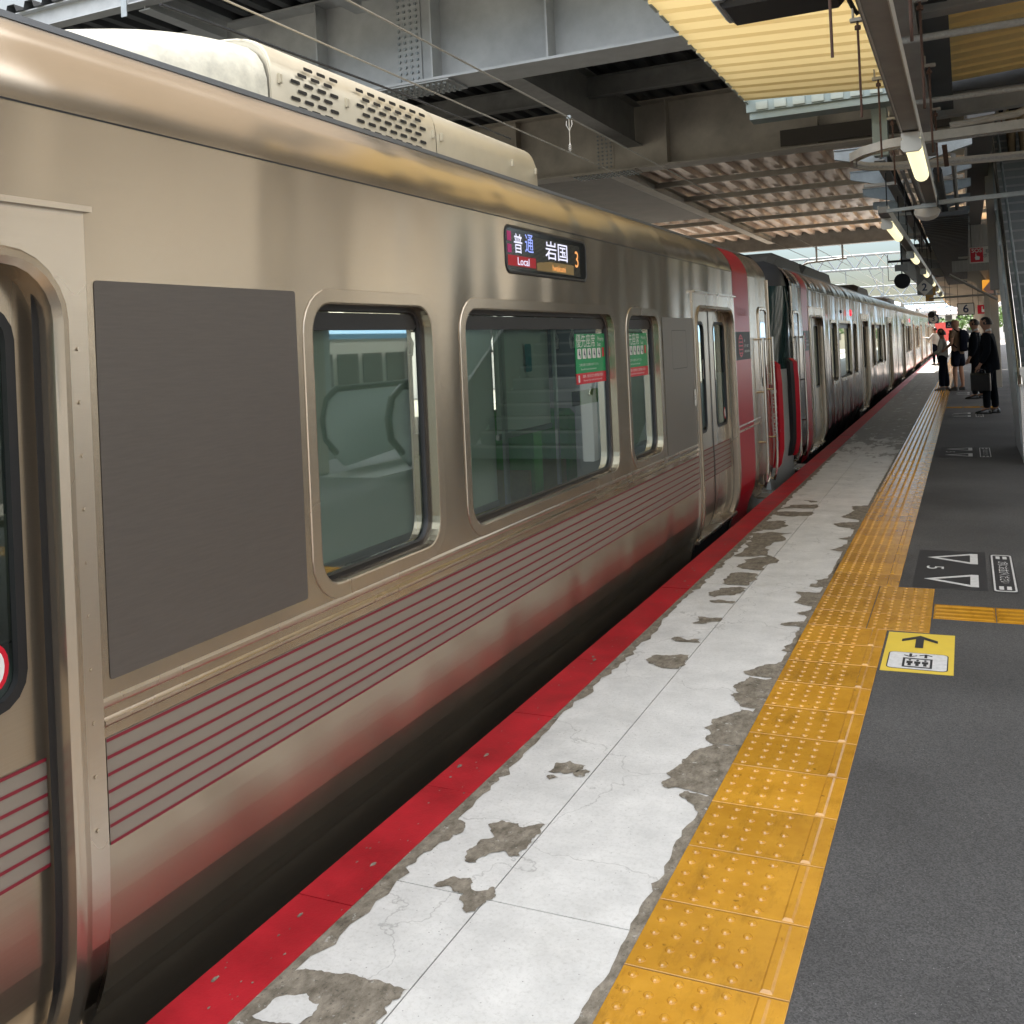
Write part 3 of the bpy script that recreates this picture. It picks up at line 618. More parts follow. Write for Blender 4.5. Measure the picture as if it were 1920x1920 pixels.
# ------------------------------------------------------------------ train
XS = -1.9; XC = -3.37
PROF = [(-.150, -.36), (-.11, -.17), (-.078, -.06), (-.048, 0.), (-.024, .07), (-.010, .15), (-.004, .24), (-.001, .31), (0, .36)]
TOP = [(0, 2.10), (-.002, 2.125), (-.014, 2.17), (-.04, 2.225), (-.08, 2.285), (-.125, 2.33), (-.15, 2.345)]
def xp(z):
    if z >= .36 and z <= 2.10: return XS
    T = PROF if z < .36 else TOP
    if z <= T[0][1]: return XS+T[0][0]
    for (a, za), (b, zb) in zip(T[:-1], T[1:]):
        if za <= z <= zb: return XS+a+(b-a)*(z-za)/(zb-za)
    return XS+T[-1][0]
def frame(mb, P, sec, closed=True):
    rings = []
    for d, pr in sec:
        Q = offset(P, d, closed); rings.append([(xp(z)+pr, y, z) for y, z in Q])
    n = len(P)
    for r1, r2 in zip(rings[:-1], rings[1:]):
        b = len(mb.v); mb.v += r1+r2
        for i in range(n if closed else n-1):
            k = (i+1) % n; mb.f.append((b+i, b+k, b+n+k, b+n+i))
    return mb
def dpath(c, hw, ztop, r=.13, zb=-.06):
    P = []
    zs = [zb, 0, .07, .15, .24, .31, .36, .6, 1., 1.4, ztop-r]
    P += [(c+hw, z) for z in zs]
    P += [(c+hw-r+r*math.cos(rad(a)), ztop-r+r*math.sin(rad(a))) for a in (15, 30, 45, 60, 75, 90)]
    P += [(c-hw+r-r*math.sin(rad(a)), ztop-r+r*math.cos(rad(a))) for a in (0, 15, 30, 45, 60, 75)]
    P += [(c-hw, z) for z in zs[::-1]]
    return P
def strip(mb, y0, y1, z0, z1, dx, fl=None):
    """sheet that follows the body profile"""
    zs = sorted(set([z0, z1]+[z for _, z in PROF+TOP if z0 < z < z1]))
    for a, b in zip(zs[:-1], zs[1:]):
        mb.add([(xp(a)+dx, y0, a), (xp(a)+dx, y1, a), (xp(b)+dx, y1, b), (xp(b)+dx, y0, b)], [(0, 1, 2, 3)])
    return mb
DHW = .645; DTOP = 1.74
def make_door(c, car, det=True, stripes=True):
    fr = frame(MB(), dpath(c, DHW, DTOP), [(.035, .010), (.028, .019), (.012, .021), (-.004, .006), (-.008, -.03), (-.008, -.09)], False).build('door_frame', FRAMEST, car, True)
    pl = MB(); P = [q for q in dpath(c, DHW+.030, DTOP+.035, .16) if q[1] >= .36]; W_ = .735
    pl.poly([(c+W_, .36), (c+W_, DTOP+.128), (c-W_, DTOP+.128), (c-W_, .36)]+P[::-1], lambda p: (XS+.0095, p[0], p[1]))
    for a_, b_ in ((c-W_, c-DHW-.030), (c+DHW+.030, c+W_)): strip(pl, a_, b_, -.12, .36, .0095)
    for yy in (c-W_, c+W_):
        for (za, zb) in ((-.12, -.06), (-.06, 0), (0, .07), (.07, .15), (.15, .24), (.24, .36), (.36, DTOP+.128)): pl.add([(xp(za), yy, za), (xp(za)+.0095, yy, za), (xp(zb)+.0095, yy, zb), (xp(zb), yy, zb)], [(0, 1, 2, 3)])
    pl.build('frame_plate', STEEL2, fr)
    if det:
        for s in (-1, 1):
            for k in range(10):
                z = .42+.125*k; y = c+s*(DHW+.058)
                MB().tube([(XS+.0115, y, z), (XS+.0145, y, z)], .005, 8).build('rivet', STEEL2, fr)
    # drip strip above
    MB().box(XS+.001, XS+.028, c-.745, c+.745, DTOP+.128, DTOP+.142).build('rain_strip', STEEL2, car)
    for s in (-1, 1):
        y0, y1 = (c-DHW+.0, c-.004) if s < 0 else (c+.004, c+DHW-.0)
        lf = MB()
        wy0, wy1 = (c-.575, c-.17) if s < 0 else (c+.17, c+.575)
        W = rrect(wy0, wy1, .76, 1.64, .07, 4)
        lf.poly([(y0, .36), (y1, .36), (y1, 1.8), (y0, 1.8)], lambda p: (XS-0.0580, p[0], p[1]), [W])
        strip(lf, y0, y1, -.08, .36, -0.0580)
        leaf = lf.build('door', DOORST, car)
        frame(MB(), W, [(.012, -0.0560), (-.012, -0.0560), (-.014, -0.0730)]).build('window_seal', M_black, leaf, True)
        MB().poly(W, lambda p: (XS-0.0700, p[0], p[1])).build('window', DGLASS, leaf)
        MB().poly([(c+s*.003, -.08), (c+s*.018, -.08), (c+s*.018, 1.76), (c+s*.003, 1.76)], lambda p: (xp(p[1])-0.0550, p[0], p[1])) if False else None
        og = MB(); ye = c+s*(DHW+.006); strip(og, min(ye, ye-s*.034), max(ye, ye-s*.034), -.08, 1.74, -.035); og.build('outer_seal', M_black, leaf)
        seal = MB(); strip(seal, min(c+s*.002, c+s*.014), max(c+s*.002, c+s*.014), -.08, 1.75, -0.0540); seal.build('edge_seal', M_black, leaf)
        if det:
            # notice on the glass, pointing up
            ym = c+s*.17
            MB().poly(rrect(ym-.028, ym+.028, 1.18, 1.34, .01, 3), lambda p: (XS-0.0670, p[0], p[1])).build('sticker', M_white, leaf)
            MB().poly([(ym-.018, 1.225), (ym+.018, 1.225), (ym+.018, 1.325), (ym-.018, 1.325)], lambda p: (XS-0.0655, p[0], p[1])).build('sticker_print', M_navy, leaf)
            MB().poly([(ym, 1.315), (ym-.013, 1.285), (ym-.005, 1.285), (ym-.005, 1.24), (ym+.005, 1.24), (ym+.005, 1.285), (ym+.013, 1.285)], lambda p: (XS-0.0640, p[0], p[1])).build('sticker_arrow', M_white, leaf)
            if s > 0:
                yy = wy1-.062
                MB().poly([(yy+.034*math.cos(a*.3927), .85+.052*math.sin(a*.3927)) for a in range(16)], lambda p: (XS-0.0660, p[0], p[1])).build('warning_sticker', M_stred, leaf)
                MB().poly([(yy+.022*math.cos(a*.3927), .85+.038*math.sin(a*.3927)) for a in range(16)], lambda p: (XS-0.0645, p[0], p[1])).build('warning_sticker_print', M_white, leaf)
        if stripes:
            bnd = MB(); strip(bnd, y0+.02, c+s*.016 if s < 0 else y1-.02, .365, .612, -0.0565) if s < 0 else strip(bnd, c+.016, y1-.02, .365, .612, -0.0565)
            bnd.build('stripe_band', M_band, leaf)
            st = MB()
            for k in range(7): strip(st, y0+.02 if s < 0 else c+.016, c-.016 if s < 0 else y1-.02, .365+.04*k, .373+.04*k, -0.0552)
            st.build('stripe', M_crim, leaf)
    # sill
    MB().bbox(XS-.14, XS-.035, c-.70, c+.70, -.075, -.045, .006).build('door_sill', STEEL2, car)
    ap = MB(); strip(ap, c-.70, c+.70, -.36, -.08, -.02); ap.build('door_apron', M_dark, car)
def window(car, y0, y1, blind, det=True, z0=.76, z1=1.675, r=.10):
    P = rrect(y0, y1, z0, z1, r, 6)
    f = frame(MB(), P, [(.050, .0004), (.0485, .0045), (.006, .0047), (.0, .003), (-.001, -.045)]).build('window_frame', FRAMEST, car)
    frame(MB(), P, [(-.001, -.042), (-.018, -.040), (-.022, -.046), (-.022, -.062)]).build('gasket', M_black, f, True)
    MB().poly(rrect(y0+.03, y1-.03, z1-.085, z1-.025, .03, 3), lambda p: (XS-.047, p[0], p[1])).build('upper_rail', M_black, f)
    MB().poly(rrect(y0+.02, y1-.02, z0+.02, z1-.02, r*.8, 4), lambda p: (XS-.055, p[0], p[1])).build('window_pane', GLASS, f)
    for a, b, zb in blind:
        bb = MB(); zz = zb
        bb.box(XS-.12, XS-.115, a, b, zz, z1-.03); o = bb.build('blind', M_blind, car)
        MB().bbox(XS-.127, XS-.108, a, b, zz-.028, zz, .004).build('blind_rail', M_alu, o)
def nose_path():
    return [(XS-.003, 0.), (XS-.03, -.28), (XS-.11, -.5), (XS-.28, -.68), (XS-.6, -.82), (XS-1.0, -.90), (XC, -.93)]
def make_car(label, y0, y1, doors, wins, near_nose=False, far_nose=False, det=False, steel=None, stripes=False, roofunits=(), red_zones=(), group=None):
    steel = steel or FARSTEEL
    car = empty('rail_car', (XC, (y0+y1)/2, -1.1)); tag(car, label, 'train', group)
    holes = []
    for c in doors: pass
    # flat side as tall panels between doors (doors cut down to the bottom)
    cuts = sorted([(c-DHW-.03, c+DHW+.03) for c in doors if c > y0-.1 and c < y1+.1])
    mb = MB()
    segs = []; a = y0
    for ca, cb in cuts: segs.append((a, ca)); a = cb
    segs.append((a, y1))
    for a, b in segs:
        H = [offset(rrect(w0, w1, .76, 1.675, .10, 6), .02) for (w0, w1, *_) in wins if w0 > a and w1 < b]
        mb.poly([(a, .36), (b, .36), (b, 1.86), (a, 1.86)], lambda p: (XS, p[0], p[1]), H)
        strip(mb, a, b, -.36, .36, 0)
    # band above doors
    mb.add([(XS, y0, 1.86), (XS, y1, 1.86), (XS, y1, 2.10), (XS, y0, 2.10)], [(0, 1, 2, 3)])
    for ca, cb in cuts:
        P = [q for q in dpath((ca+cb)/2, DHW+.03, DTOP+.03) if q[1] >= 1.5]
        mb.poly([(cb, 1.86)]+[(ca, 1.86)]+[(ca, P[-1][1])]+P[::-1], lambda p: (XS, p[0], p[1]))
    mb.build('side_panel', steel, car, recalc=False)
    cv = MB(); strip(cv, y0, y1, 2.103, 2.345, 0); cv.build('roof_edge', steel, car, True)
    MB().box(XS-.002, XS+.0015, y0, y1, 2.1, 2.1045).build('roof_seam', M_black, car)
    MB().loft([[(XS-.165, y, 2.335), (XS-.140, y, 2.342), (XS-.143, y, 2.360), (XS-.165, y, 2.364)] for y in (y0, y1)]).build('gutter', mat('gutter_dark', (.16, .17, .18), .45, .4), car)
    rf = MB(); arch = [(XS-.16, 2.345), (XS-.3, 2.40), (XS-.7, 2.46), (XC, 2.49), (XC-.77, 2.46), (XC-1.17, 2.40), (XC-1.33, 2.34)]
    rf.loft([[(x, y, z) for x, z in arch] for y in (y0, y1)], False); rf.build('roof', M_roof, car)
    MB().box(2*XC-XS-.03, 2*XC-XS, y0, y1, -.14, .72).add(*(lambda m: (m.v, m.f))(MB().box(2*XC-XS-.03, 2*XC-XS, y0, y1, 1.7, 2.36))).build('far_side_panel', steel, car)
    mb = MB()
    for c in [y0+1+2*i for i in range(int((y1-y0-1)/2))]: mb.box(2*XC-XS-.03, 2*XC-XS, c, c+.5, .72, 1.7)
    mb.build('far_window_post', M_int, car)
    MB().box(2*XC-XS+.03, XS-.13, y0+.05, y1-.05, -.03, .02).build('floor', M_floor_in, car)
    MB().box(2*XC-XS+.03, XS-.13, y0+.05, y1-.05, 2.0, 2.06).build('ceiling', M_int, car)
    if not near_nose: MB().box(2*XC-XS, XS-.13, y0, y0+.04, -.14, 2.4).build('end_wall', M_int, car)
    if not far_nose: MB().box(2*XC-XS, XS-.13, y1-.04, y1, -.14, 2.4).build('end_wall', M_int, car)
    # gangway bellows
    MB().box(2*XC-XS+.05, XS-.25, y0+.3, y1-.3, -.75, -.15).build('underframe', M_dark, car)
    for bc in (y0+3.2, y1-3.2):
        g = MB().box(XC-1.1, XC+1.1, bc-1.5, bc+1.5, -.8, -.55).build('bogie', M_dark, car)
        for wy in (bc-1.05, bc+1.05): MB().tube([(XC-.6, wy, -.67), (XC-.45, wy, -.67)], .3, 20).tube([(XC+.45, wy, -.67), (XC+.6, wy, -.67)], .3, 20).build('wheel', M_rail, g)
    for c in doors: make_door(c, car, det, stripes)
    for w_ in wins: window(car, w_[0], w_[1], w_[2], det)
    # grey vinyl fields next to the doors
    for a, b, z0, z1, m, *pr in red_zones:
        dx = pr[0] if pr else .0016
        mb = MB(); strip(mb, a, b, z0, z1, dx); mb.build('coloured_panel', m, car)
    for (ya, yb, kind) in roofunits:
        mm = M_acd
        MB().loft([[(XC-1.0, y, 2.44), (XC-.97, y, z), (XC-.85, y, z+.06*q), (XC+.85, y, z+.06*q), (XC+.97, y, z), (XC+1.0, y, 2.44)] for y, z, q in ((ya, 2.5, .2), (ya+.35, 2.62, .8), (ya+.6, 2.66, 1), (yb-.12, 2.66, 1), (yb, 2.55, .3))]).build('roof_unit', mm, car)
    return car

A0, A1 = -9.3, 9.95
carA = make_car('nearest stainless steel rail car with dark grey panel, crimson stripes and lit destination display', A0, A1, (-6.23, .97, 8.17),
    [(-4.4, -3.6, []), (-3.4, -1.5, []), (-1.3, -.6, []), (2.60, 3.375, [(2.6, 3.39, .80)]), (3.66, 5.57, [(3.62, 4.14, .80), (4.17, 4.82, 1.10)]), (5.85, 6.50, [(5.86, 6.49, .84)])],
    False, True, True, STEEL, True)
# seats, partitions and details seen through the windows
for yy in (5.02, 5.55):
    s = MB().bbox(XS-.85, XS-.30, yy, yy+.12, .40, 1.12, .03).build('seat', M_seat, carA)
    MB().bbox(XS-.82, XS-.33, yy-.012, yy-.002, .55, .82, .004).build('seat_cover', M_seat2, s)
MB().bbox(XS-.80, XS-.30, 4.28, 4.38, .42, .98, .03).build('seat', M_seat2, carA)
for yy in (3.95, 5.35): MB().tube([(XS-.85, yy, .02), (XS-.82, yy, 1.2), (XS-.85, yy, 2.0)], .014, 8).build('grab_pole', M_alu, carA, True)
MB().tube([(XS-.6, 2.0, 1.78), (XS-.6, 7.3, 1.78)], .012, 8).build('grab_rail', M_alu, carA, True)
for yy in [2.6+.32*i for i in range(13)]: MB().tube([(XS-.6, yy, 1.77), (XS-.6, yy, 1.60), (XS-.6, yy-.045, 1.55), (XS-.6, yy-.03, 1.49), (XS-.6, yy+.03, 1.49), (XS-.6, yy+.045, 1.55), (XS-.6, yy, 1.60)], .009, 6).build('hanging_strap', M_white, carA)
MB().box(XS-.075, XS-.06, 4.13, 4.165, .78, 1.66).build('window_mullion', M_alu, carA)
MB().box(XS-.075, XS-.06, 4.775, 4.80, .78, 1.66).build('window_mullion', M_alu, carA)
MB().box(XS-1.25, XS-1.2, 3.4, 7.0, .0, 1.0).build('partition', M_int, carA)
MB().poly(rrect(4.50, 4.58, 1.38, 1.52, .015), lambda p: (XS-.105, p[0], p[1])).build('teal_label', M_teal, carA)
MB().poly([(5.0, 1.17), (5.42, 1.17), (5.42, 1.25), (5.0, 1.25)], lambda p: (XS-.062, p[0], p[1])).build('green_notice', mat('lime', (.10, .35, .02), .4), carA)
MB().poly([(5.0, 1.17), (5.12, 1.17), (5.12, 1.25), (5.0, 1.25)], lambda p: (XS-.0605, p[0], p[1])).build('notice_print', M_black, carA)
# priority seat stickers
def priority(y0, yw):
    z1 = 1.565; z0 = 1.285; X = XS-.0525; zr = 1.345
    s = MB().poly([(y0, zr), (y0+yw, zr), (y0+yw, z1), (y0, z1)], lambda p: (X, p[0], p[1])).build('priority_sticker', M_green, carA)
    MB().poly([(y0, z0), (y0+yw, z0), (y0+yw, zr), (y0, zr)], lambda p: (X, p[0], p[1])).build('lower_notice', M_stred, s)
    f = yw/.52
    text_mb('優先座席', .085, lambda u, v: (X+.0012, y0+.175*f+u*.95*f, 1.520+v*.95), bold=0).build('sticker_text', M_white, s)
    text_mb('Priority', .034, lambda u, v: (X+.0012, y0+.435*f+u*f*1.05, 1.534+v)).build('sticker_text', M_white, s)
    text_mb('Seat', .034, lambda u, v: (X+.0012, y0+.40*f+u*f*1.05, 1.502+v)).build('sticker_text', M_white, s)
    pic = MB(); pp = MB()
    for i in range(5):
        a = y0+(.03+.083*i)*f; b = a+.062*f
        pic.poly(rrect(a, b, 1.425, 1.482, .006, 2), lambda p: (X+.0012, p[0], p[1])); m = (a+b)/2; w_ = .012*f
        pp.poly([(m+.005*f*math.cos(q*.785), 1.474+.005*math.sin(q*.785)) for q in range(8)], lambda p: (X+.0022, p[0], p[1]))
        pp.poly([(m-w_*.5, 1.468), (m+w_*.5, 1.468), (m+w_*.4, 1.455), (m+w_*1.2, 1.45), (m+w_*1.1, 1.43), (m+w_*.5, 1.43), (m+w_*.3, 1.444), (m-w_, 1.446)], lambda p: (X+.0022, p[0], p[1]))
    pic.build('pictogram', M_white, s); pp.build('pictogram_figure', M_navy, s)
    MB().poly(rrect(y0+.45*f, y0+.487*f, 1.43, 1.484, .005, 2), lambda p: (X+.0012, p[0], p[1])).build('red_pictogram', M_stred, s)
    text_mb('この席を必要とするお客様におゆずりください。', .017, lambda u, v: (X+.0012, y0+.22*f+u*.92*f, 1.39+v)).build('sticker_text', M_white, s)
    text_mb('Please offer this seat to those who need it', .015, lambda u, v: (X+.0012, y0+.21*f+u*f, 1.366+v)).build('sticker_text', M_white, s)
    text_mb('混雑時、優先席付近では携帯電話の電源を', .019, lambda u, v: (X+.0012, y0+.28*f+u*f, 1.325+v)).build('sticker_text', M_white, s)
    text_mb('Please switch off your mobile phone when crowded', .015, lambda u, v: (X+.0012, y0+.27*f+u*f, 1.303+v)).build('sticker_text', M_white, s)
    MB().poly(rrect(y0+.03*f, y0+.055*f, 1.295, 1.335, .005, 2), lambda p: (X+.0012, p[0], p[1])).build('phone_symbol', M_white, s)
priority(5.06, .50); priority(5.91, .49)
# dark vinyl field, door pocket field, embossed frame
def field(a, b, z0, z1, m, dx=.0016, r=.01): return MB().poly(rrect(a, b, z0, z1, r, 3), lambda p: (XS+dx, p[0], p[1])).build('vinyl_panel', m, carA)
field(1.735, 2.518, .75, 1.71, M_vinyl)
M_pocket = mat('grey_pocket', (.21, .195, .175), .42, .4)
field(6.60, 7.43, .675, 1.67, M_pocket)
mb = MB()
P = rrect(6.82, 7.22, 1.30, 1.58, .02, 3); mb.poly(P, lambda p: (XS+.0026, p[0], p[1]), [rrect(6.825, 7.215, 1.305, 1.575, .018, 3)]); mb.build('hatch_outline', mat('groove', (.08, .075, .07), .5), carA)
P = rrect(7.37, 7.43, 1.0, 1.13, .025, 4); MB().poly(P, lambda p: (XS+.006, p[0], p[1])).build('door_button_plate', M_white, carA)
text_mb('D', .05, lambda u, v: (XS+.0075, 7.39+u*.6, 1.065+v)).build('door_button_mark', M_navy, carA)
# belt mouldings
for z, d in ((.655, .008), (.70, .004)):
    for a, b in ((A0, -6.23-.74), (-6.23+.74, .97-.74), (1.71, 7.43), (8.91, A1)):
        MB().loft([[(XS, y, z-.012), (XS+d, y, z-.004), (XS+d, y, z+.004), (XS, y, z+.012)] for y in (a, b)]).build('belt_moulding', STEEL2, carA)
# stripes
for a, b in ((A0, -6.98), (-5.48, .22), (1.715, 7.435)):
    bd = MB(); strip(bd, a, b, .365, .618, .0016); o = bd.build('stripe_band', M_band, carA)
    st = MB()
    for k in range(7): strip(st, a, b, .365+.0405*k, .373+.0405*k, .003)
    st.build('stripe', M_crim, o)
# destination display
P = rrect(4.10, 5.14, 1.86, 2.062, .035, 4)
f = frame(MB(), P, [(.014, .001), (.008, .005), (0, .004), (-.006, -.006)]).build('display_frame', M_black, carA, True)
dp = MB().poly(P, lambda p: (XS+.0018, p[0], p[1])).build('destination_display', mat('display_glass', (.016, .017, .016), .12), carA)
lines = MB()
for k in range(26): lines.poly([(4.14, 1.875+.0064*k), (5.05, 1.875+.0064*k), (5.05, 1.8768+.0064*k), (4.14, 1.8768+.0064*k)], lambda p: (XS+.0024, p[0], p[1]))
lines.build('led_rows', mat('led_off', (.10, .10, .075), .5), dp)
MB().poly([(4.115, 1.885), (4.44, 1.885), (4.44, 1.935), (4.115, 1.935)], lambda p: (XS+.003, p[0], p[1])).build('red_bar', M_ledr, dp)
MB().poly([(4.45, 1.878), (4.95, 1.878), (4.95, 1.93), (4.62, 1.93), (4.45, 1.915)], lambda p: (XS+.003, p[0], p[1])).build('amber_bar', M_leda, dp)
text_mb('普', .105, lambda u, v: (XS+.004, 4.235+u, 1.985+v*.95), bold=.0005).build('display_text', M_ledw, dp)
text_mb('通', .105, lambda u, v: (XS+.004, 4.365+u, 1.995+v*.95), bold=.0005).build('display_text', M_ledb, dp)
text_mb('岩国', .105, lambda u, v: (XS+.004, 4.72+u*1.5, 1.98+v*.95), bold=.0005).build('display_text', M_ledw, dp)
text_mb('Local', .052, lambda u, v: (XS+.004, 4.29+u*1.3, 1.908+v), bold=.0005).build('display_text', M_ledw, dp)
text_mb('Iwakuni', .046, lambda u, v: (XS+.004, 4.74+u*1.3, 1.90+v), bold=.0005).build('display_text', M_ledo, dp)
text_mb('3', .125, lambda u, v: (XS+.004, 5.0+u*1.1, 1.96+v)).build('display_text', M_ledo, dp)
mb = MB(); mb.poly([(4.115, 2.0), (4.16, 2.0), (4.16, 2.045), (4.115, 2.045)], lambda p: (XS+.003, p[0], p[1])); mb.poly([(4.115, 1.945), (4.16, 1.945), (4.16, 1.985), (4.115, 1.985)], lambda p: (XS+.003, p[0], p[1])); mb.build('line_symbol', mat('led_magenta', (.1, 0, .05), .4, emit=(.7, .02, .2), es=.05), dp)
# red end with emblem
for a, b, z0, z1, m in ((8.915, 9.60, -.36, 1.30, M_red), (8.915, 9.60, 1.30, 1.56, M_black), (8.915, 9.60, 1.56, 2.345, M_red)):
    mb = MB(); strip(mb, a, b, z0, z1, .0018); mb.build('red_end_panel', m, carA)
def emblem(car, yc, zc, s=1.0, dx=.0045):
    e = MB().poly([(yc+.10*s*math.cos(a*.2618), zc+.105*math.sin(a*.2618)) for a in range(24)], lambda p: (XS+dx, p[0], p[1]), [[(yc+.085*s*math.cos(a*.2618), zc+.088*math.sin(a*.2618)) for a in range(24)]])
    for k in range(-2, 3): e.poly([(yc-.085*s, zc+.034*k-.006), (yc+.085*s, zc+.034*k-.006), (yc+.085*s, zc+.034*k+.006), (yc-.085*s, zc+.034*k+.006)], lambda p: (XS+dx, p[0], p[1]))
    o = e.build('emblem', M_pink, car)
    for i, (tx, ww) in enumerate((('L9', .06), ('CITY NET', .2), ('HIROSHIMA', .2))): text_mb(tx, .034, lambda u, v, i=i: (XS+dx, yc+.15*s+u*1.3, zc+.045-.05*i+v), 'LEFT').build('emblem_text', M_white, o)
emblem(carA, 9.16, 1.43)
text_mb('URARA', .12, lambda u, v: (XS+.0035, 9.24+u*1.2, 1.74+v)).build('faint_lettering', mat('faint_pink', (.45, .10, .12), .4), carA)

def cab_end(car, ye, sgn, far=False):
    """crew door, handrails, wing and rounded nose. ye = end of the straight side, sgn=+1 nose towards +Y"""
    yd = ye-sgn*.12
    st = FARSTEEL if far else STEEL
    Yc = ye+sgn*.17
    # crew door section is ye .. ye+.62
    a, b = sorted((ye, ye+sgn*.62)); c = (a+b)/2
    mb = MB(); strip(mb, a, b, -.36, 2.345, 0); mb.build('cab_side', st, car, True)
    P = rrect(c-.2, c+.2, .0, 1.78, .05, 3)
    fr = frame(MB(), P, [(.03, .001), (.022, .014), (0, .014), (-.008, .003)]).build('crew_door', STEEL2, car, True)
    MB().poly(rrect(c-.13, c+.13, 1.0, 1.66, .05, 3), lambda p: (XS+.004, p[0], p[1])).build('crew_door_window', mat('dark_glazing', (.02, .025, .025), .06), fr)
    for s in (-1, 1):
        y = c+s*.27
        hr = MB().tube([(xp(z)+.05, y, z) for z in (.0, .1, .25, .4, .8, 1.2, 1.5)], .013, 8)
        for z in (.02, .45, .95, 1.48): hr.tube([(xp(z)-.01, y, z), (xp(z)+.05, y, z)], .010, 6)
        hr.build('handrail', MATS['polished'], car, True)
    MB().bbox(XS-.09, XS+.02, c-.25, c+.25, -.12, -.10, .004).build('step', STEEL2, car)
    # nose: plan curve lofted in height
    base = ye+sgn*.62
    prof = [(XS, 0), (XS-.02, .22), (XS-.09, .42), (XS-.22, .60), (XS-.45, .75), (XS-.85, .86), (XC, .90)]
    N_ = 48; full = []
    for k in range(N_+1):
        a_ = math.pi*k/N_; cx_, sx_ = math.cos(a_), math.sin(a_)
        full.append((XC+1.47*math.copysign(abs(cx_)**.55, cx_), .90*sx_**.9))
    def ring(z, k, ins):
        return [(XC+(x-XC)*(1-ins), base+sgn*d*k, z) for x, d in full]
    lev = [(-.42, .86, .06), (-.2, .95, .02), (0, 1, .035), (.3, 1.02, .0), (1.0, 1.0, 0), (1.12, .98, 0)]
    mb = MB(); mb.loft([ring(*l) for l in lev], False); mb.build('nose', mat('nose_grey', (.40, .41, .40), .32, .3, coat=.3), car, True)
    lev = [(1.12, .98, 0), (1.5, .86, .004), (1.85, .68, .01), (2.1, .48, .025)]
    mb = MB(); mb.loft([ring(*l) for l in lev], False); mb.build('windscreen', mat('windscreen_glass', (.012, .030, .030), .10, spec=.6), car, True)
    lev = [(2.1, .48, .025), (2.25, .34, .05), (2.36, .15, .10), (2.42, -.05, .2)]
    mb = MB(); mb.loft([ring(*l) for l in lev], False); mb.build('nose_roof', mat('nose_roof_dark', (.05, .05, .052), .4, .3), car, True)
    # bright band between screen side and crew door
    mb = MB(); mb.tube([(XS+.008, base+sgn*.015, z) for z in (1.0, 1.6, 2.1)], .012, 6); mb.build('screen_pillar', STEEL2, car, True)
    # red wing: a long vertical lip standing off the nose corner
    wy = base+sgn*.20
    pts = [(1.24, .03), (1.20, .085), (1.0, .10), (.6, .10), (.3, .09), (.14, .05), (.10, .02)]
    rings = []
    for z, d in pts:
        rings.append([(XS-.20, wy, z), (XS-.02+d*.7, wy-sgn*.035, z), (XS+.0+d*.9, wy, z), (XS-.02+d*.7, wy+sgn*.05, z)])
    wg = MB().loft(rings).build('corner_wing', M_red, car, True)
    MB().loft([[(p[0]-.035, p[1]+sgn*.04, p[2]) for p in r] for r in rings]).build('wing_seal', M_black, wg, True)
    s_ = -1
    yt = wy-.038 if sgn > 0 else wy-.055
    text_mb('Red Wing', .13, lambda u, v: (XS-.035+v*.75+.03, yt-.004, .68-u*1.0)).build('wing_lettering', M_white, wg)
    text_mb('Red Wing', .10, lambda u, v: (XS+.055, wy+v*.6, .68-u*1.0)).build('wing_lettering', M_white, wg)
mat('polished', (.78, .75, .70), .15, 1)
cab_end(carA, A1-.0, 1)
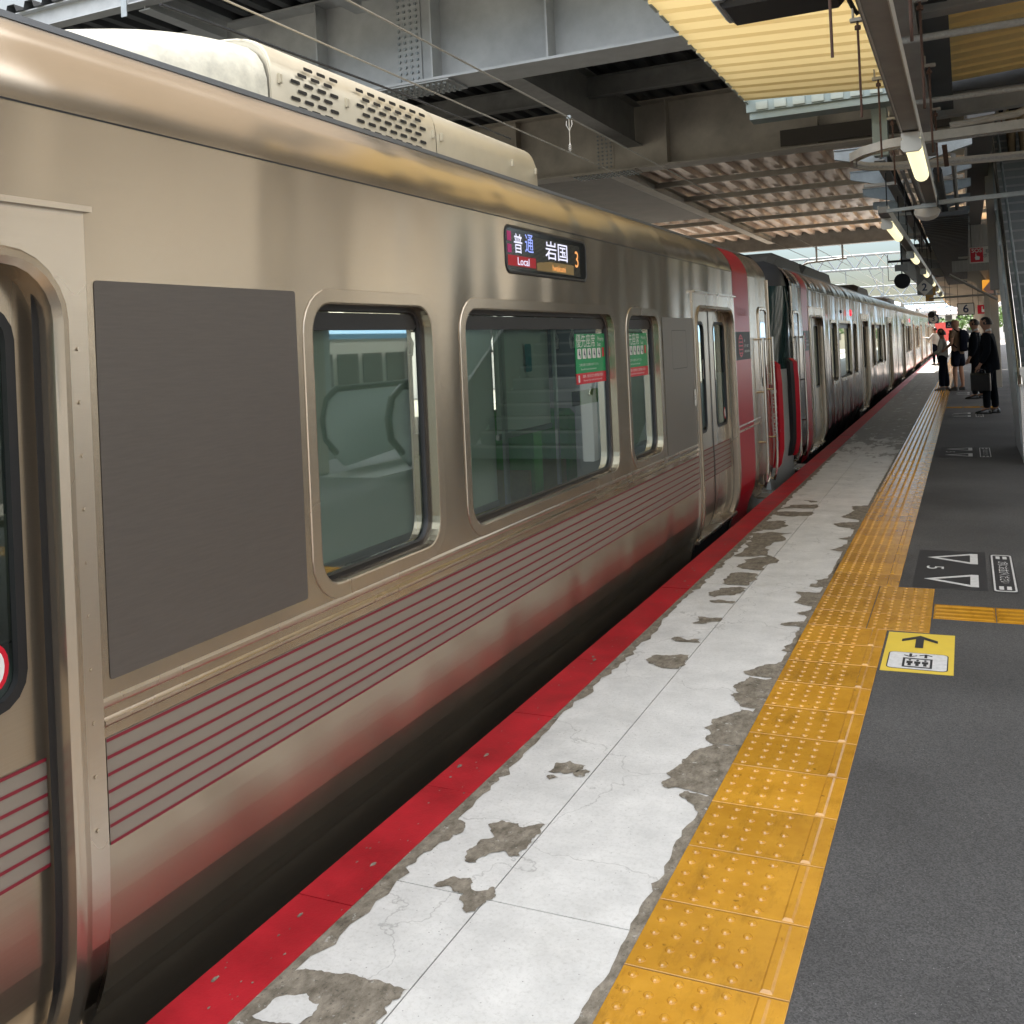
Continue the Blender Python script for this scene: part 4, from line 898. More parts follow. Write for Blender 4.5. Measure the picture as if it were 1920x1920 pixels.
# frame: straight part ends A1, crew door overlaps it
# roof units of the first car
def dome_unit(car):
    rings = []
    for k in range(15):
        t = k/14; a = t*math.pi/2
        y = 1.95+1.15*t; h = .02+.36*math.sin(a)**.62; wd = .45+.50*math.sin(a)**.8
        sec = []
        for q in range(17):
            b = math.pi*q/16; ex = .6-.3*t; sx = math.copysign(abs(math.cos(b))**ex, math.cos(b)); sz = abs(math.sin(b))**(.6-.18*t)
            sec.append((XC+wd*sx, y, 2.40+h*sz))
        rings.append(sec)
    o = MB().loft(rings, False).build('roof_dome', M_dome, car, True)
    sec = lambda y, h=.385, wd=.95: [(XC+wd*math.copysign(abs(math.cos(math.pi*q/20))**.24, math.cos(math.pi*q/20)), y, 2.40+h*abs(math.sin(math.pi*q/20))**.32) for q in range(21)]
    MB().poly([(p[0], p[2]) for p in sec(3.112, .39, .955)], lambda p: (p[0], 3.112, p[1])).build('unit_end_plate', M_ac, car)
    b = MB().loft([sec(3.11), sec(3.12, .395, .957), sec(4.425, .395, .957), sec(4.43)], False).build('air_conditioner', M_ac, car, True)
    c = MB().loft([sec(4.435, .39, .955), sec(5.72, .39, .955), sec(5.80, .37, .93), sec(5.84, .2, .88), sec(5.85, .02, .8)], False).build('roof_unit_end', M_ac, car, True)
    MB().loft([sec(4.426, .40, .945), sec(4.436, .40, .945)], False).build('unit_joint', M_black, b)
    X = XC+.9575
    for grp, (ya, yb, nr, nc) in enumerate(((3.21, 3.57, 6, 4), (3.68, 4.33, 7, 7))):
        v = MB()
        for r_ in range(nr):
            z = 2.682-.034*r_
            for c_ in range(nc):
                y = ya+(yb-ya)*(c_+.5*(r_ % 2))/(nc)+.02
                if y+.07 > yb+.03: continue
                if grp == 0 and r_ == 0 and c_ < 1: continue
                # slots follow the curved shoulder
                q = min(1, max(0, (z-2.64)/.12)); xx = X-.02*q*q
                v.poly(rrect(y, y+.062, z-.0075, z+.0075, .007, 3), lambda p, xx=xx: (xx+.002, p[0], p[1]))
        v.build('vent_grille', M_black, b)
    for y in (3.16, 3.625, 4.39, 4.48, 5.35, 5.70): MB().bbox(X-.004, X+.010, y-.008, y+.008, 2.585, 2.625, .003).build('latch', M_ac, b)
    MB().tube([(XC+.80, 2.7, 2.79), (XC+.80, 4.4, 2.83), (XC+.80, 5.7, 2.83)], .006, 6).build('unit_pipe', M_dark, b)
dome_unit(carA)

B0, B1 = 12.75, 31.65
wn = lambda c, bl=[]: [(c+1.63, c+2.40, bl), (c+2.68, c+4.52, bl), (c+4.88, c+5.55, bl)]
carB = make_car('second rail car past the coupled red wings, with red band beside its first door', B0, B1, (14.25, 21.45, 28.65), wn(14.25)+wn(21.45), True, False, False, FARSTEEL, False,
    ((14.0, 16.4, 0), (16.7, 20.3, 0), (25.5, 28.5, 0)), ((13.0, 13.5, -.14, 1.30, M_red), (13.0, 13.5, 1.30, 1.56, M_black), (13.0, 13.5, 1.56, 2.345, M_red)))
emblem(carB, 13.14, 1.43, .8)
cab_end(carB, B0, -1, True)
MB().ball((XS+.005, 18.85, 1.87), (.02, .085, .06), 12, 8).build('side_lamp', M_siglamp, carB)
MB().ball((XS+.005, 17.3, 1.87), (.02, .05, .03), 12, 8).build('side_lamp', M_black, carB)
MB().poly(rrect(22.9, 23.7, 1.84, 2.03, .03), lambda p: (XS+.003, p[0], p[1])).build('destination_display', MATS['display_glass'], carB)
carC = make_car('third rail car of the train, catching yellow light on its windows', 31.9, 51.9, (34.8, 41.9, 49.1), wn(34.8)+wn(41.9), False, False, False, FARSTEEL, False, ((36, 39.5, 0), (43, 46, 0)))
MB().ball((XS+.005, 39.2, 1.87), (.02, .1, .07), 12, 8).build('side_lamp', M_siglamp, carC)
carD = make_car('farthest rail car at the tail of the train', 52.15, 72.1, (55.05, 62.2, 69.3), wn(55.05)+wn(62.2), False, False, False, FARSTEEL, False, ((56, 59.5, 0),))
MB().ball((XS+.005, 59.4, 1.87), (.02, .12, .08), 12, 8).build('side_lamp', M_siglamp, carD)
# bellows between coaches
for y in (31.65, 51.9): pass
# ------------------------------------------------------------------ overbridge
BR = empty('station_overbridge', (-6, 26, -1.1)); tag(BR, 'grey steel overbridge with riveted plate girders and corrugated deck spanning the tracks', 'bridge')
def bolts(mb, x0, x1, z0, z1, yf, nx, nz, sgn=-1, r=.022):
    for i in range(nx):
        for j in range(nz):
            x = x0+(x1-x0)*(i+.5)/nx; z = z0+(z1-z0)*(j+.5)/nz
            mb.tube([(x, yf, z), (x, yf+sgn*.022, z)], r, 6)
def girder(yc, z0, z1, xa, xb, m, splices=(), stiff=(), fw=.62):
    g = MB().box(xa, xb, yc-.012, yc+.012, z0+.035, z1-.03).build('girder', m, BR)
    MB().box(xa, xb, yc-fw/2, yc+fw/2, z0, z0+.035).build('bottom_flange', m, g)
    MB().box(xa, xb, yc-fw/2, yc+fw/2, z1-.03, z1).build('top_flange', m, g)
    for x in stiff: MB().box(x-.012, x+.012, yc-fw/2+.03, yc-.014, z0+.037, z1-.032).build('stiffener', m, g)
    for x, w_ in splices:
        s = MB().box(x-w_/2, x+w_/2, yc-.032, yc-.013, z0+.06, z1-.06).build('splice_plate', m, g)
        b = MB(); bolts(b, x-w_/2+.02, x+w_/2-.02, z0+.1, z1-.1, yc-.033, 4, 14); b.build('bolt_rows', M_galv, s)['kind'] = 'stuff'
        MB().box(x-.75, x+.75, yc-fw/2+.02, yc+fw/2-.02, z0-.022, z0-.001).build('flange_plate', m, g)
        b = MB()
        for i in range(16):
            for j in range(4):
                xx = x-.7+1.4*(i+.5)/16; yy = yc-fw/2+.09+(fw-.18)*j/3
                b.tube([(xx, yy, z0-.023), (xx, yy, z0-.052)], .024, 6)
        b.build('bolt_rows', M_galv, g)['kind'] = 'stuff'
girder(12.08, 5.2, 6.62, -24, 5.3, M_gird, [(-6.95, .42)], [-15, -12.2, -10.2, -8.33, -6.45, -4.75, -2.9, -1, 1, 3, 5])
girder(20.5, 5.22, 6.62, -24, 5.3, M_girdd, [(-7.0, .42)], [-12.2, -9, -5.55, -2.5, .5, 3])
for x in (-12.4, -6.3, .9, 5.1):
    o = MB().ibeam((x, 12.12, 5.72), (x, 20.46, 5.72), .34, .88, .03, .02).build('cross_beam', M_beam, BR)
for y in (15.1, 17.6): MB().ibeam((-24, y, 6.16), (5.3, y, 6.16), .2, .38, .02, .014).build('joist', M_beam, BR)
def corr(x0, x1, y0, y1, z, pitch, amp, mb=None, along='Y', flat_=.5):
    mb = mb or MB(); P = []
    a0, a1 = (x0, x1) if along == 'Y' else (y0, y1)
    a = a0
    while a < a1:
        P += [(a, 0), (a+pitch*flat_*.8, 0), (a+pitch*flat_, amp), (a+pitch*.88, amp)]; a += pitch
    P = [(p, h) for p, h in P if p <= a1]
    zf = z if callable(z) else (lambda u: z)
    if along == 'Y': rings = [[(p, y, zf(p)+h) for p, h in P] for y in (y0, y1)]
    else: rings = [[(x, p, zf(x)+h) for p, h in P] for x in (x0, x1)]
    return mb.loft(rings, False)
corr(-24, 5.3, 9.9, 20.9, 6.64, .36, .11).build('deck', M_deckd, BR)
# overhanging frame on the near side
MB().ibeam((-24, 10.05, 6.36), (5.3, 10.05, 6.36), .2, .28, .018, .012).build('edge_beam', M_gird, BR)
for x in (-15.8, -12.8, -9.9, -7.5): MB().ibeam((x, 10.1, 6.30), (x, 11.75, 6.30), .2, .33, .018, .012).build('bracket_beam', M_gird, BR)
for x in (-10.1,): MB().box(x-.05, x+.05, 9.93, 9.945, 6.2, 6.7).build('hanger_plate', M_galv, BR)
mb = MB()
# station building above, its unseen height raised to shade the near platform
MB().box(-13.2, 5.3, 11.7, 40, 6.9, 19).build('upper_wall', mat('wall_peach', (.62, .50, .38), .7), BR)
MB().box(-26, -13.25, 11.75, 40, 6.9, 19).build('upper_wall', mat('wall_grey', (.42, .45, .46), .6), BR)
# far bay
corr(-30, 5.3, 20.85, 41.4, 5.55, .52, .13, flat_=.42).build('far_deck', M_deckp, BR)
for y in (24.4, 27.3, 30.2, 33.4, 37.3): MB().ibeam((-30, y, 5.40), (5.3, y, 5.40), .12, .13, .012, .01).build('far_joist', M_girdd, BR)
MB().ibeam((-7.05, 20.9, 5.28), (-7.05, 41, 5.28), .3, .25, .02, .015).build('far_cross_beam', M_girdd, BR)
MB().box(-24, -7.2, 20.85, 30.6, 5.30, 5.34).build('soffit', mat('soffit_brown', (.16, .14, .12), .7, 0, .3, 1.2), BR)
MB().ibeam((-30, 41.3, 5.05), (5.3, 41.3, 5.05), .35, .66, .03, .02).build('end_beam', M_beam, BR)
MB().box(-3.2, -.1, 20.15, 20.18, 5.28, 5.6).build('patch_plate', mat('patch_brown', (.07, .06, .05), .6), BR)
for x in (-16, 5.0):
    for y in (12.1, 20.5, 30.5, 41): MB().bbox(x-.22, x+.22, y-.22, y+.22, -1.1, 5.2, .03).build('column', M_gird, BR)
# pantograph wire bracket under the end beam
g = MB().tube([(-4.2, 41.3, 4.5), (-5.7, 41.3, 4.42), (-5.95, 41.3, 4.32), (-6.05, 41.3, 4.1), (-6.05, 41.3, 3.86)], .045, 8)
g.tube([(-5.35, 41.3, 4.45), (-5.35, 41.3, 5.05)], .04, 8); g.tube([(-4.35, 41.3, 4.5), (-4.35, 41.3, 5.05)], .04, 8)
tag(g.build('wire_bracket', M_beam), 'dark bent pipe bracket hanging under the end of the overbridge', 'bracket')

# ------------------------------------------------------------------ overhead wires
def wire(x, z, name, label, r=.006, sag=0):
    P = [(x+.0, y, z+sag*(abs(((y+20) % 50)-25)/25)**2) for y in range(-20, 231, 5)]
    return tag(MB().tube(P, r, 6).build(name, M_wire), label, 'wire')
wire(-3.37, 3.35, 'contact_wire', 'lower of the two wires above the near train, running under the overbridge')
wire(-3.37, 3.69, 'messenger_wire', 'upper thicker wire above the near train, holding the small insulated hanger', .0075)
wire(-7.4, 3.4, 'contact_wire', 'lower wire over the far track beyond the train')
wire(-7.4, 4.1, 'messenger_wire', 'upper wire over the far track beyond the train', .0075)
def dropper(y, label):
    r = empty('wire_hanger', (-3.37, y, 3.35)); tag(r, label, 'hanger', 'hangers between the two overhead wires')
    MB().tube([(-3.37, y, 3.36), (-3.37, y, 3.68)], .005, 6).build('rod', M_wire, r)
    MB().tube([(-3.395, y, 3.66), (-3.40, y, 3.62), (-3.37, y, 3.56), (-3.34, y, 3.62), (-3.345, y, 3.66)], .004, 6).build('loop', M_porc, r)
    MB().tube([(-3.37, y, z) for z in (3.37, 3.385, 3.39, 3.405, 3.41, 3.425, 3.43, 3.445)], [.008, .02, .008, .02, .008, .018, .007, .006], 10).build('insulator', M_porc, r, True)
    MB().bbox(-3.39, -3.35, y-.012, y+.012, 3.68, 3.71, .004).build('clamp', M_galv, r); return r
dropper(8.85, 'small insulated wire hanger in front of the big girders, nearest one')
dropper(44.5, 'wire hanger just past the end of the overbridge')
dropper(52, 'wire hanger seen against the sky over the roof of the train')
dropper(60, 'wire hanger level with the nearest gantry')

# ------------------------------------------------------------------ near canopy
CA = empty('platform_canopy', (1., 0, 0)); tag(CA, 'butterfly canopy with pale yellow corrugated underside over the near platform', 'canopy')
zl = lambda x: 4.02+(-.35-x)*.055
zr = lambda x: 4.02+max(0, x+.1)*.06
corr(-2.12, -.42, 5.6, 11.15, zl, .3, .028, along='X', flat_=.80).build('roof_panel', M_yelt, CA)
corr(-.12, 4.6, 2.5, 11.15, zr, .3, .028, along='X', flat_=.80).build('roof_panel', M_yel, CA)
corr(-.12, 4.6, 2.5, 11.16, lambda x: zr(x)+.05, .3, .028, along='X', flat_=.80).build('upper_sheet', M_yelg, CA)
mb = MB()
y = 5.6
while y < 11.1:
    mb.loft([[(-2.128, y+.02, zl(-2.12)-.004), (-2.128, y+.23, zl(-2.12)-.004), (-2.128, y+.25, zl(-2.12)+.072), (-2.128, y+.0, zl(-2.12)+.072)], [(-2.10, y+.02, zl(-2.12)-.004), (-2.10, y+.23, zl(-2.12)-.004), (-2.10, y+.25, zl(-2.12)+.072), (-2.10, y+.0, zl(-2.12)+.072)]]); y += .3
mb.build('eave_trim', M_yelg, CA)
MB().box(-2.13, -.42, 11.17, 11.20, 4.02, 4.22).build('end_trim', M_fascia, CA)
MB().loft([[(x, 11.2, 3.94), (x, 11.42, 3.93), (x, 11.44, 4.06), (x, 11.2, 4.08)] for x in (-2.1, -.30)]).build('fascia_beam', M_fascia, CA)
for i in range(9):
    x = -2.02+.2*i; MB().bbox(x, x+.13, 11.15, 11.17, 4.035, 4.12, .004).build('cleat', M_yelg, CA)
MB().ibeam((-.35, .3, 3.42), (-.35, 11.9, 3.42), .30, .52, .02, .016).build('valley_beam', M_beam, CA)
MB().box(-.22, -.02, .3, 11.6, 3.80, 4.0).build('valley_gutter', M_deckd, CA)
for y in (4.9, 7.6, 11.35): MB().ibeam((-.2, y, 3.72), (4.6, y, 3.85), .16, .24, .014, .01).build('rafter', M_beam, CA)
for y in (4.9,): MB().ibeam((-1.9, y, 3.86), (-.5, y, 3.80), .10, .17, .012, .01).build('rafter', M_beam, CA)
MB().tube([(3.5, 7.6, 3.82), (1.4, 5.4, 3.80), (.1, 4.3, 3.78)], .012, 6).build('tie_rod', M_dark, CA)
MB().box(-.14, 4.6, 11.22, 11.26, 3.95, 4.30).build('end_trim', M_deckd, CA)
for y in (5.2, 10.4): MB().bbox(3.6, 3.85, y-.12, y+.12, 0, 4.0, .02).build('column', M_cream, CA)
MB().bbox(-.84, -.68, 11.45, 11.6, 3.42, 3.94, .01).build('hanger_post', M_fascia, CA)
# second post pair and box section between canopy and bridge
for y, z0 in ((14.3, 3.8), (20, 3.8)): pass

def lamp(y0, x, label, ln=1.7, z=2.70, body=True):
    r = empty('platform_lamp', (x, y0+ln/2, z+.1)); tag(r, label, 'lamp', 'tube lamps hanging over the platform')
    MB().bbox(x-.06, x+.06, y0-.03, y0+ln+.03, z+.06, z+.10, .01).build('lamp_body', M_lampb, r)
    P = [(0.056*math.cos(rad(a)), 0.056*math.sin(rad(a))) for a in range(150, 391, 20)]
    MB().loft([[(x+p*k, y, z+.06+q*k-.03+.03*(k)) for p, q in P] for y, k in ((y0, .9), (y0+.02, 1), (y0+ln-.02, 1), (y0+ln, .9))]).build('lamp_diffuser', M_lamp, r, True)
    MB().bbox(x-.064, x+.064, y0-.035, y0-.005, z-.03, z+.062, .02).build('end_cap', M_lampb, r)
    return r
def raceway(x, y0, y1, label, z=2.81):
    r = empty('lamp_raceway', (x, (y0+y1)/2, z)); tag(r, label, 'cable trunking')
    MB().box(x-.05, x+.05, y0, y1, z, z+.07).build('trunking', M_beam, r)
    for s in (-1, 1): MB().box(x+s*.053-.003, x+s*.053+.003, y0, y1, z-.012, z+.08).build('lip', MATS['race_lip'], r)
    return r
mat('race_lip', (.55, .54, .50), .4, .3)
raceway(-.275, 1.5, 11.2, 'grey lamp trunking under the near canopy beam, carrying the nearest lit tube')
lamp(7.0, -.275, 'large lit yellowish tube lamp nearest the camera, under the canopy trunking', 1.7)
raceway(-.775, 11.6, 41, 'trunking under the bridge carrying the receding row of lit tubes')
labs = ['second lit tube lamp, first one under the bridge beside the tapered arms', 'third lit tube lamp, against the dark canopy side', 'fourth lit tube lamp, smaller, above the diamond sign', 'fifth lit tube lamp down the row', 'sixth lit tube lamp, last clear one before the far canopy', 'seventh tube lamp, a spot of light far under the bridge']
for i in range(6): lamp(12.1+5.25*i, -.775, labs[i], 2.2)
# threaded hanger rods with brackets
def rod(x, y, zb, zt, label):
    r = empty('hanger_rod', (x, y, zb)); tag(r, label, 'hanger rod', 'rusty rods holding the lamp trunking')
    MB().tube([(x, y, zb), (x, y, zt)], .008, 6).build('rod', M_rust, r)
    MB().bbox(x-.045, x+.045, y-.02, y+.02, zt-.01, zt+.012, .004).box(x-.03, x-.02, y-.03, y+.03, zt+.0125, zt+.07).build('bracket', M_tray, r)
    MB().tube([(x, y, zt-.06), (x, y, zt-.035)], .02, 6).build('nut', M_rust, r)
for i, y in enumerate((3.3, 4.8, 6.3, 7.9, 9.5)):
    n = ['nearest', 'second', 'third', 'fourth', 'fifth'][i]
    rod(-.165, y, 2.80, 3.44, '%s rusty rod on the right side of the lamp trunking' % n)
    rod(-.535, y+.25, 2.85, 3.46, '%s rusty rod on the left side of the lamp trunking' % n)
# pipes across
tag(MB().tube([(-.30, 6.65, 3.31), (4.4, 6.65, 3.33)], .024, 10).build('conduit_pipe', M_pipe, None, True), 'thick rough grey pipe crossing under the yellow roof, nearer of two', 'pipe')
tag(MB().tube([(-.30, 8.5, 3.31), (4.4, 8.5, 3.33)], .022, 10).build('conduit_pipe', M_pipe, None, True), 'thick rough grey pipe crossing just beyond the roof edge, farther of two', 'pipe')
tag(MB().bar((-.2, 11.05, 2.80), (3.0, 11.05, 2.86), .045, .045).build('crossbar', M_galv), 'pale square crossbar running right from the round dish under the bridge', 'bar')
r = empty('speaker_arm', (-.32, 11.2, 2.8)); tag(r, 'short pale arm and round cream dish at the end of the trunking', 'speaker')
MB().bar((-.70, 11.0, 2.755), (-.22, 11.0, 2.775), .04, .035).build('arm', M_galv, r)
MB().tube([(-.32, 11.22, 2.80), (-.32, 11.24, 2.74), (-.32, 11.26, 2.72)], [.06, .13, .12], 20).build('dish', M_porc, r, True)
MB().bbox(-.37, -.26, 11.0, 11.1, 2.76, 2.80, .006).build('clamp', M_galv, r)
# curved cable tray
def tray(P, w_, h):
    mb = MB(); rings = []
    Q = [Vector(p) for p in P]
    for i, p in enumerate(Q):
        d = (Q[min(i+1, len(Q)-1)]-Q[max(i-1, 0)]).normalized(); q = Vector((d.y, -d.x, 0)).normalized()
        rings.append([p+q*(w_/2)+Vector((0, 0, z)) for z in (0, h*.45, h*.5, h*.55, h)]+[p-q*(w_/2)+Vector((0, 0, z)) for z in (h, 0)])
        k = len(rings)-1; rings[k][2] = rings[k][2]-q*.012
    return mb.loft(rings)
P = [(2.6, 9.35, 3.16), (1.2, 9.15, 3.12), (.4, 9.05, 3.1), (-.25, 9.0, 3.08), (-.55, 9.06, 3.07), (-.75, 9.2, 3.06), (-.88, 9.42, 3.05), (-.90, 9.7, 3.04), (-.80, 9.95, 3.04), (-.6, 10.1, 3.04), (-.3, 10.2, 3.04), (.5, 10.3, 3.04), (2.6, 10.4, 3.06)]
r = empty('cable_tray', (-.2, 9.5, 3.05)); tag(r, 'pale grey cable tray curving round in a loop below the canopy end', 'cable tray')
tray(P, .03, .075).build('tray_side', M_tray, r, True)
tray([(x*.93-.02, 9.6+(y-9.6)*.78, z) for x, y, z in P], .012, .03).build('cable_bundle', M_pipe, r, True)
for x, ya, yb in ((-.1, 9.05, 10.2), (.9, 9.1, 10.3)): MB().box(x-.02, x+.02, ya, yb, 3.03, 3.045).build('tray_rung', M_rust, r)
tag(MB().tube([(2.6, 9.0, 4.0), (1.15, 8.6, 3.75), (.85, 8.7, 3.5), (.75, 8.9, 3.3), (.45, 9.0, 3.22), (-.05, 9.02, 3.19)], .03, 8).build('bent_conduit', M_tray, None, True), 'pale conduit bending up from the cable tray towards the roof', 'conduit')
# equipment hanging at the top of the picture
r = empty('hung_display', (-.95, 6.6, 3.6)); tag(r, 'dark boxy display hanging from the yellow roof at the top edge', 'display')
MB().bbox(-1.35, -.62, 6.35, 6.75, 3.62, 3.80, .03).build('case', M_dark, r)
MB().bbox(-1.40, -1.30, 6.30, 6.80, 3.66, 3.84, .02).build('end_cover', M_galv, r)
MB().tube([(-.62, 6.55, 3.72), (-.60, 6.62, 3.66), (-.575, 6.7, 3.60), (-.55, 6.74, 3.56), (-.52, 6.72, 3.57), (-.50, 6.66, 3.64), (-.49, 6.6, 3.75), (-.48, 6.55, 3.9)], .016, 8).build('cable_loop', M_black, r, True)

# rack of tapered arms under the bridge
RK = empty('arm_rack', (-.6, 20, 3.55)); tag(RK, 'twin dark channels with pairs of tapered galvanised arms under the bridge', 'rack')
for x in (-.86, -.40): MB().ibeam((x, 12.6, 3.55), (x, 26, 3.55), .12, .24, .014, .01).build('channel', M_beam, RK)
for i in range(7):
    y = 13.1+1.9*i
    for s, xa, xb in ((-1, -.80, -1.42), (1, -.46, .16)):
        MB().loft([[(x, y-.05, z0), (x, y+.05, z0), (x, y+.05, 3.80), (x, y-.05, 3.80)] for x, z0 in ((xa, 3.54), (xb, 3.70))]).box(min(xa, xb), max(xa, xb), y-.075, y+.075, 3.801, 3.815).build('arm', M_galv, RK)
    if i % 2 == 0: MB().box(-1.15, .05, y+.75, y+.82, 3.42, 3.46).build('crossbar', M_tray, RK)
for i in range(5):
    y = 13.6+2.5*i
    for x in (-.86, -.64): MB().tube([(x, y, 2.85), (x, y, 3.55)], .008, 6).build('drop_rod', M_dark, RK)
# clutter of conduits along the rack
for i, (x, z, rr) in enumerate(((-.70, 3.40, .03), (-.6, 3.36, .022), (-.52, 3.41, .035), (-.22, 3.3, .05), (-.05, 3.45, .03))):
    MB().tube([(x, 12.2, z), (x, 26, z)], rr, 8).build('conduit', [M_dark, M_beam, M_pipe, M_dark, M_beam][i], RK, True)
MB().tube([(-.15+.22*math.cos(q*.7), 13+.55*q, 3.2) for q in range(24)], .0, 3) if False else None
o = corr(-.55, .1, 15.5, 40, 3.12, .3, .08, along='X'); tag(o.build('ribbed_duct', M_deckd), 'dark ribbed duct running above the lamp row under the bridge', 'duct')
# big trunk between bridge deck and stairs
tag(MB().box(.12, .42, 13, 26, 3.95, 5.1).build('wall_box', mat('box_taupe', (.13, .125, .12), .6)), 'taupe boxed duct standing between the deck and the stairs', 'duct')
# cream post beside the stairs
tag(MB().bbox(.38, .52, 17.8, 18.0, 2.1, 5.2, .01).build('stair_post', M_cream), 'pale vertical post rising beside the stair handrail', 'post')

# ------------------------------------------------------------------ stairs
ST = empty('staircase', (1.4, 16, 0)); tag(ST, 'metal staircase with glass parapet climbing away at the right edge', 'stairs')
mb = MB(); SY = 12.2; run = .29; rise = .174
for k in range(36):
    y = SY+run*k; z = rise*(k+1)
    mb.box(.56, 2.4, y, y+run+.03, z-.035, z)
    mb.box(.56, 2.4, y+.003, y+.018, z-rise+.0005, z-.0355)
mb.build('steps', M_rising, ST)
nz = MB()
for k in range(36): nz.box(.57, 2.39, SY+run*k-.004, SY+run*k-.001, rise*(k+1)-.03, rise*(k+1)+.003)
nz.build('nosings', M_beam, ST)
def plane_strip(mb, X0, X1, ya, yb, f0, f1):
    mb.loft([[(X0, y, f0(y)), (X1, y, f0(y)), (X1, y, f1(y)), (X0, y, f1(y))] for y in (ya, yb)]); return mb
lo_ = lambda y: max(.02, .58*(y-13.7)); tr = lambda y: .6*(y-12.2); rl = lambda y: .61*(y-10.25)
plane_strip(MB(), .50, .545, 12.1, 13.75, lambda y: .02, lambda y: max(.25, tr(y)+.25)).build('stringer', M_galv, ST)
plane_strip(MB(), .50, .545, 13.75, 22.6, lo_, lambda y: tr(y)+.16).build('stringer', M_galv, ST)
plane_strip(MB(), .515, .525, 12.2, 20.2, lambda y: tr(y)+.26, lambda y: rl(y)-.12).build('glass_parapet', CLEARG, ST)
MB().tube([(.50, 11.9, rl(11.9)-.15), (.50, 12.1, rl(12.1)), (.50, 20.1, rl(20.1))], .028, 10).build('handrail', MATS['polished'], ST, True)
MB().tube([(.62, 12.2, rl(12.2)-.35), (.62, 20.1, rl(20.1)-.35)], .02, 10).build('handrail', M_galv, ST, True)
for i in range(8): y = 12.3+1.05*i; MB().box(.49, .53, y-.02, y+.02, tr(y)+.12, rl(y)-.02).build('baluster', M_galv, ST)
MB().bbox(.50, .66, 11.95, 12.12, .0, 1.05, .01).build('newel', M_signw, ST)
plane_strip(MB(), 2.42, 2.46, 12.1, 22.6, lambda y: max(.02, tr(y)-.3), lambda y: tr(y)+1.05).build('far_parapet', M_wallp, ST)
# tactile pads at foot
# ------------------------------------------------------------------ far canopy
FC = empty('platform_canopy', (.5, 60, 0)); tag(FC, 'dark far canopy on pale columns beyond the bridge with end board over the platform', 'canopy')
MB().box(-1.38, 2.6, 26.2, 41.0, 3.55, 3.62).build('roof_panel', M_deckd, FC)
MB().box(-1.38, 2.6, 41.2, 95, 3.55, 3.62).build('roof_panel', mat('far_canopy_warm', (.50, .33, .14), .6), FC)  # same roof past the bridge, its sunlit warmth put into the colour
MB().box(-1.40, -1.36, 26.15, 41, 3.0, 3.62).build('side_board', mat('board_bluegrey', (.09, .11, .115), .6), FC)
o = corr(-.25, .92, 26.0, 26.03, 2.85, .09, .0, along='Y')
mb = MB(); 
for i in range(13): mb.box(-.25+.09*i, -.25+.09*i+.075, 26.0, 26.02, 2.85, 3.95)
mb.build('end_board', M_wallp, FC); MB().box(-.25, .92, 26.022, 26.04, 2.85, 3.95).build('end_board_back', M_beam, FC)
for y in (27.2, 36, 45, 54, 63, 72, 81, 90):
    c = MB().bbox(.56, .74, y-.09, y+.09, 0, 3.55, .015).build('column', M_cream, FC)
    MB().loft([[(x, y-.06, z0), (x, y+.06, z0), (x, y+.06, 3.54), (x, y-.06, 3.54)] for x, z0 in ((.56, 2.55), (.3, 3.0), (-1.2, 3.42))]).build('bracket', M_cream, c)
for y in (30, 33, 39, 42.5, 47, 50, 57, 60, 66): MB().box(-1.35, 2.5, y-.05, y+.05, 3.38, 3.55).build('rafter', M_beam, FC)
# ------------------------------------------------------------------ signs
def plate(name, x0, x1, y, z0, z1, m, label, cat='sign', hang=True, t=.03, zt=3.5, group=None):
    r = empty(name, ((x0+x1)/2, y, z1)); tag(r, label, cat, group)
    MB().bbox(x0, x1, y, y+t, z0, z1, .004).build('panel', m, r)
    if hang:
        for x in (x0+.04, x1-.04): MB().tube([(x, y+t/2, z1), (x, y+t/2, zt)], .008, 6).build('hanger', M_dark, r)
    return r
def face(x, y, z): return lambda u, v: (x+u, y, z+v)
# SOS
r = plate('emergency_sign', .12, .62, 22, 2.80, 3.12, M_signw, 'red and white sign reading SOS with pressing hand, high on the end board', zt=3.6)
MB().bbox(.14, .37, 21.99, 21.998, 2.82, 3.10, .003).build('red_field', M_stred, r)
text_mb('SOS', .11, face(.255, 21.985, 3.045), bold=.002).build('lettering', M_white, r)
MB().poly([(.23, 2.86), (.30, 2.86), (.31, 2.92), (.25, 2.945), (.245, 2.99), (.232, 2.99), (.23, 2.93), (.215, 2.91)], lambda p: (p[0], 21.984, p[1])).build('hand_symbol', M_white, r)
text_mb('非常\nボタン', .09, face(.495, 21.985, 2.975)).build('lettering', M_navy, r)
r = plate('exit_lamp', .48, .60, 22, 2.56, 2.74, M_orange, 'small orange lit box hanging just below the SOS sign', 'sign', False)
r = plate('number_sign', -.28, .30, 40, 1.98, 2.42, M_black, 'hanging white square sign with a dark frame reading 6', zt=3.5)
MB().box(-.25, .27, 39.985, 39.997, 2.01, 2.39).build('face_panel', M_signw, r)
text_mb('6', .42, face(.01, 39.98, 2.20), bold=.006).build('lettering', M_navy, r)
r = empty('diamond_sign', (-.88, 26, 2.5)); tag(r, 'grey diamond sign reading 2 hanging beside the canopy edge', 'sign')
MB().loft([[(-.88+a, y, 2.53+b) for a, b in ((.2, 0), (0, .2), (-.2, 0), (0, -.2))] for y in (25.97, 26)]).build('panel', M_signw, r)
text_mb('2', .25, face(-.88, 25.965, 2.53), bold=.004).build('lettering', M_navy, r)
MB().box(-1.05, -.7, 26.01, 26.03, 2.35, 3.0).build('back_board', M_beam, r)
r = empty('diamond_sign', (-1.1, 40, 1.9)); tag(r, 'small dark square sign with a pale circle reading 3', 'sign')
MB().box(-1.28, -.92, 40, 40.02, 1.72, 2.06).build('panel', M_navy, r)
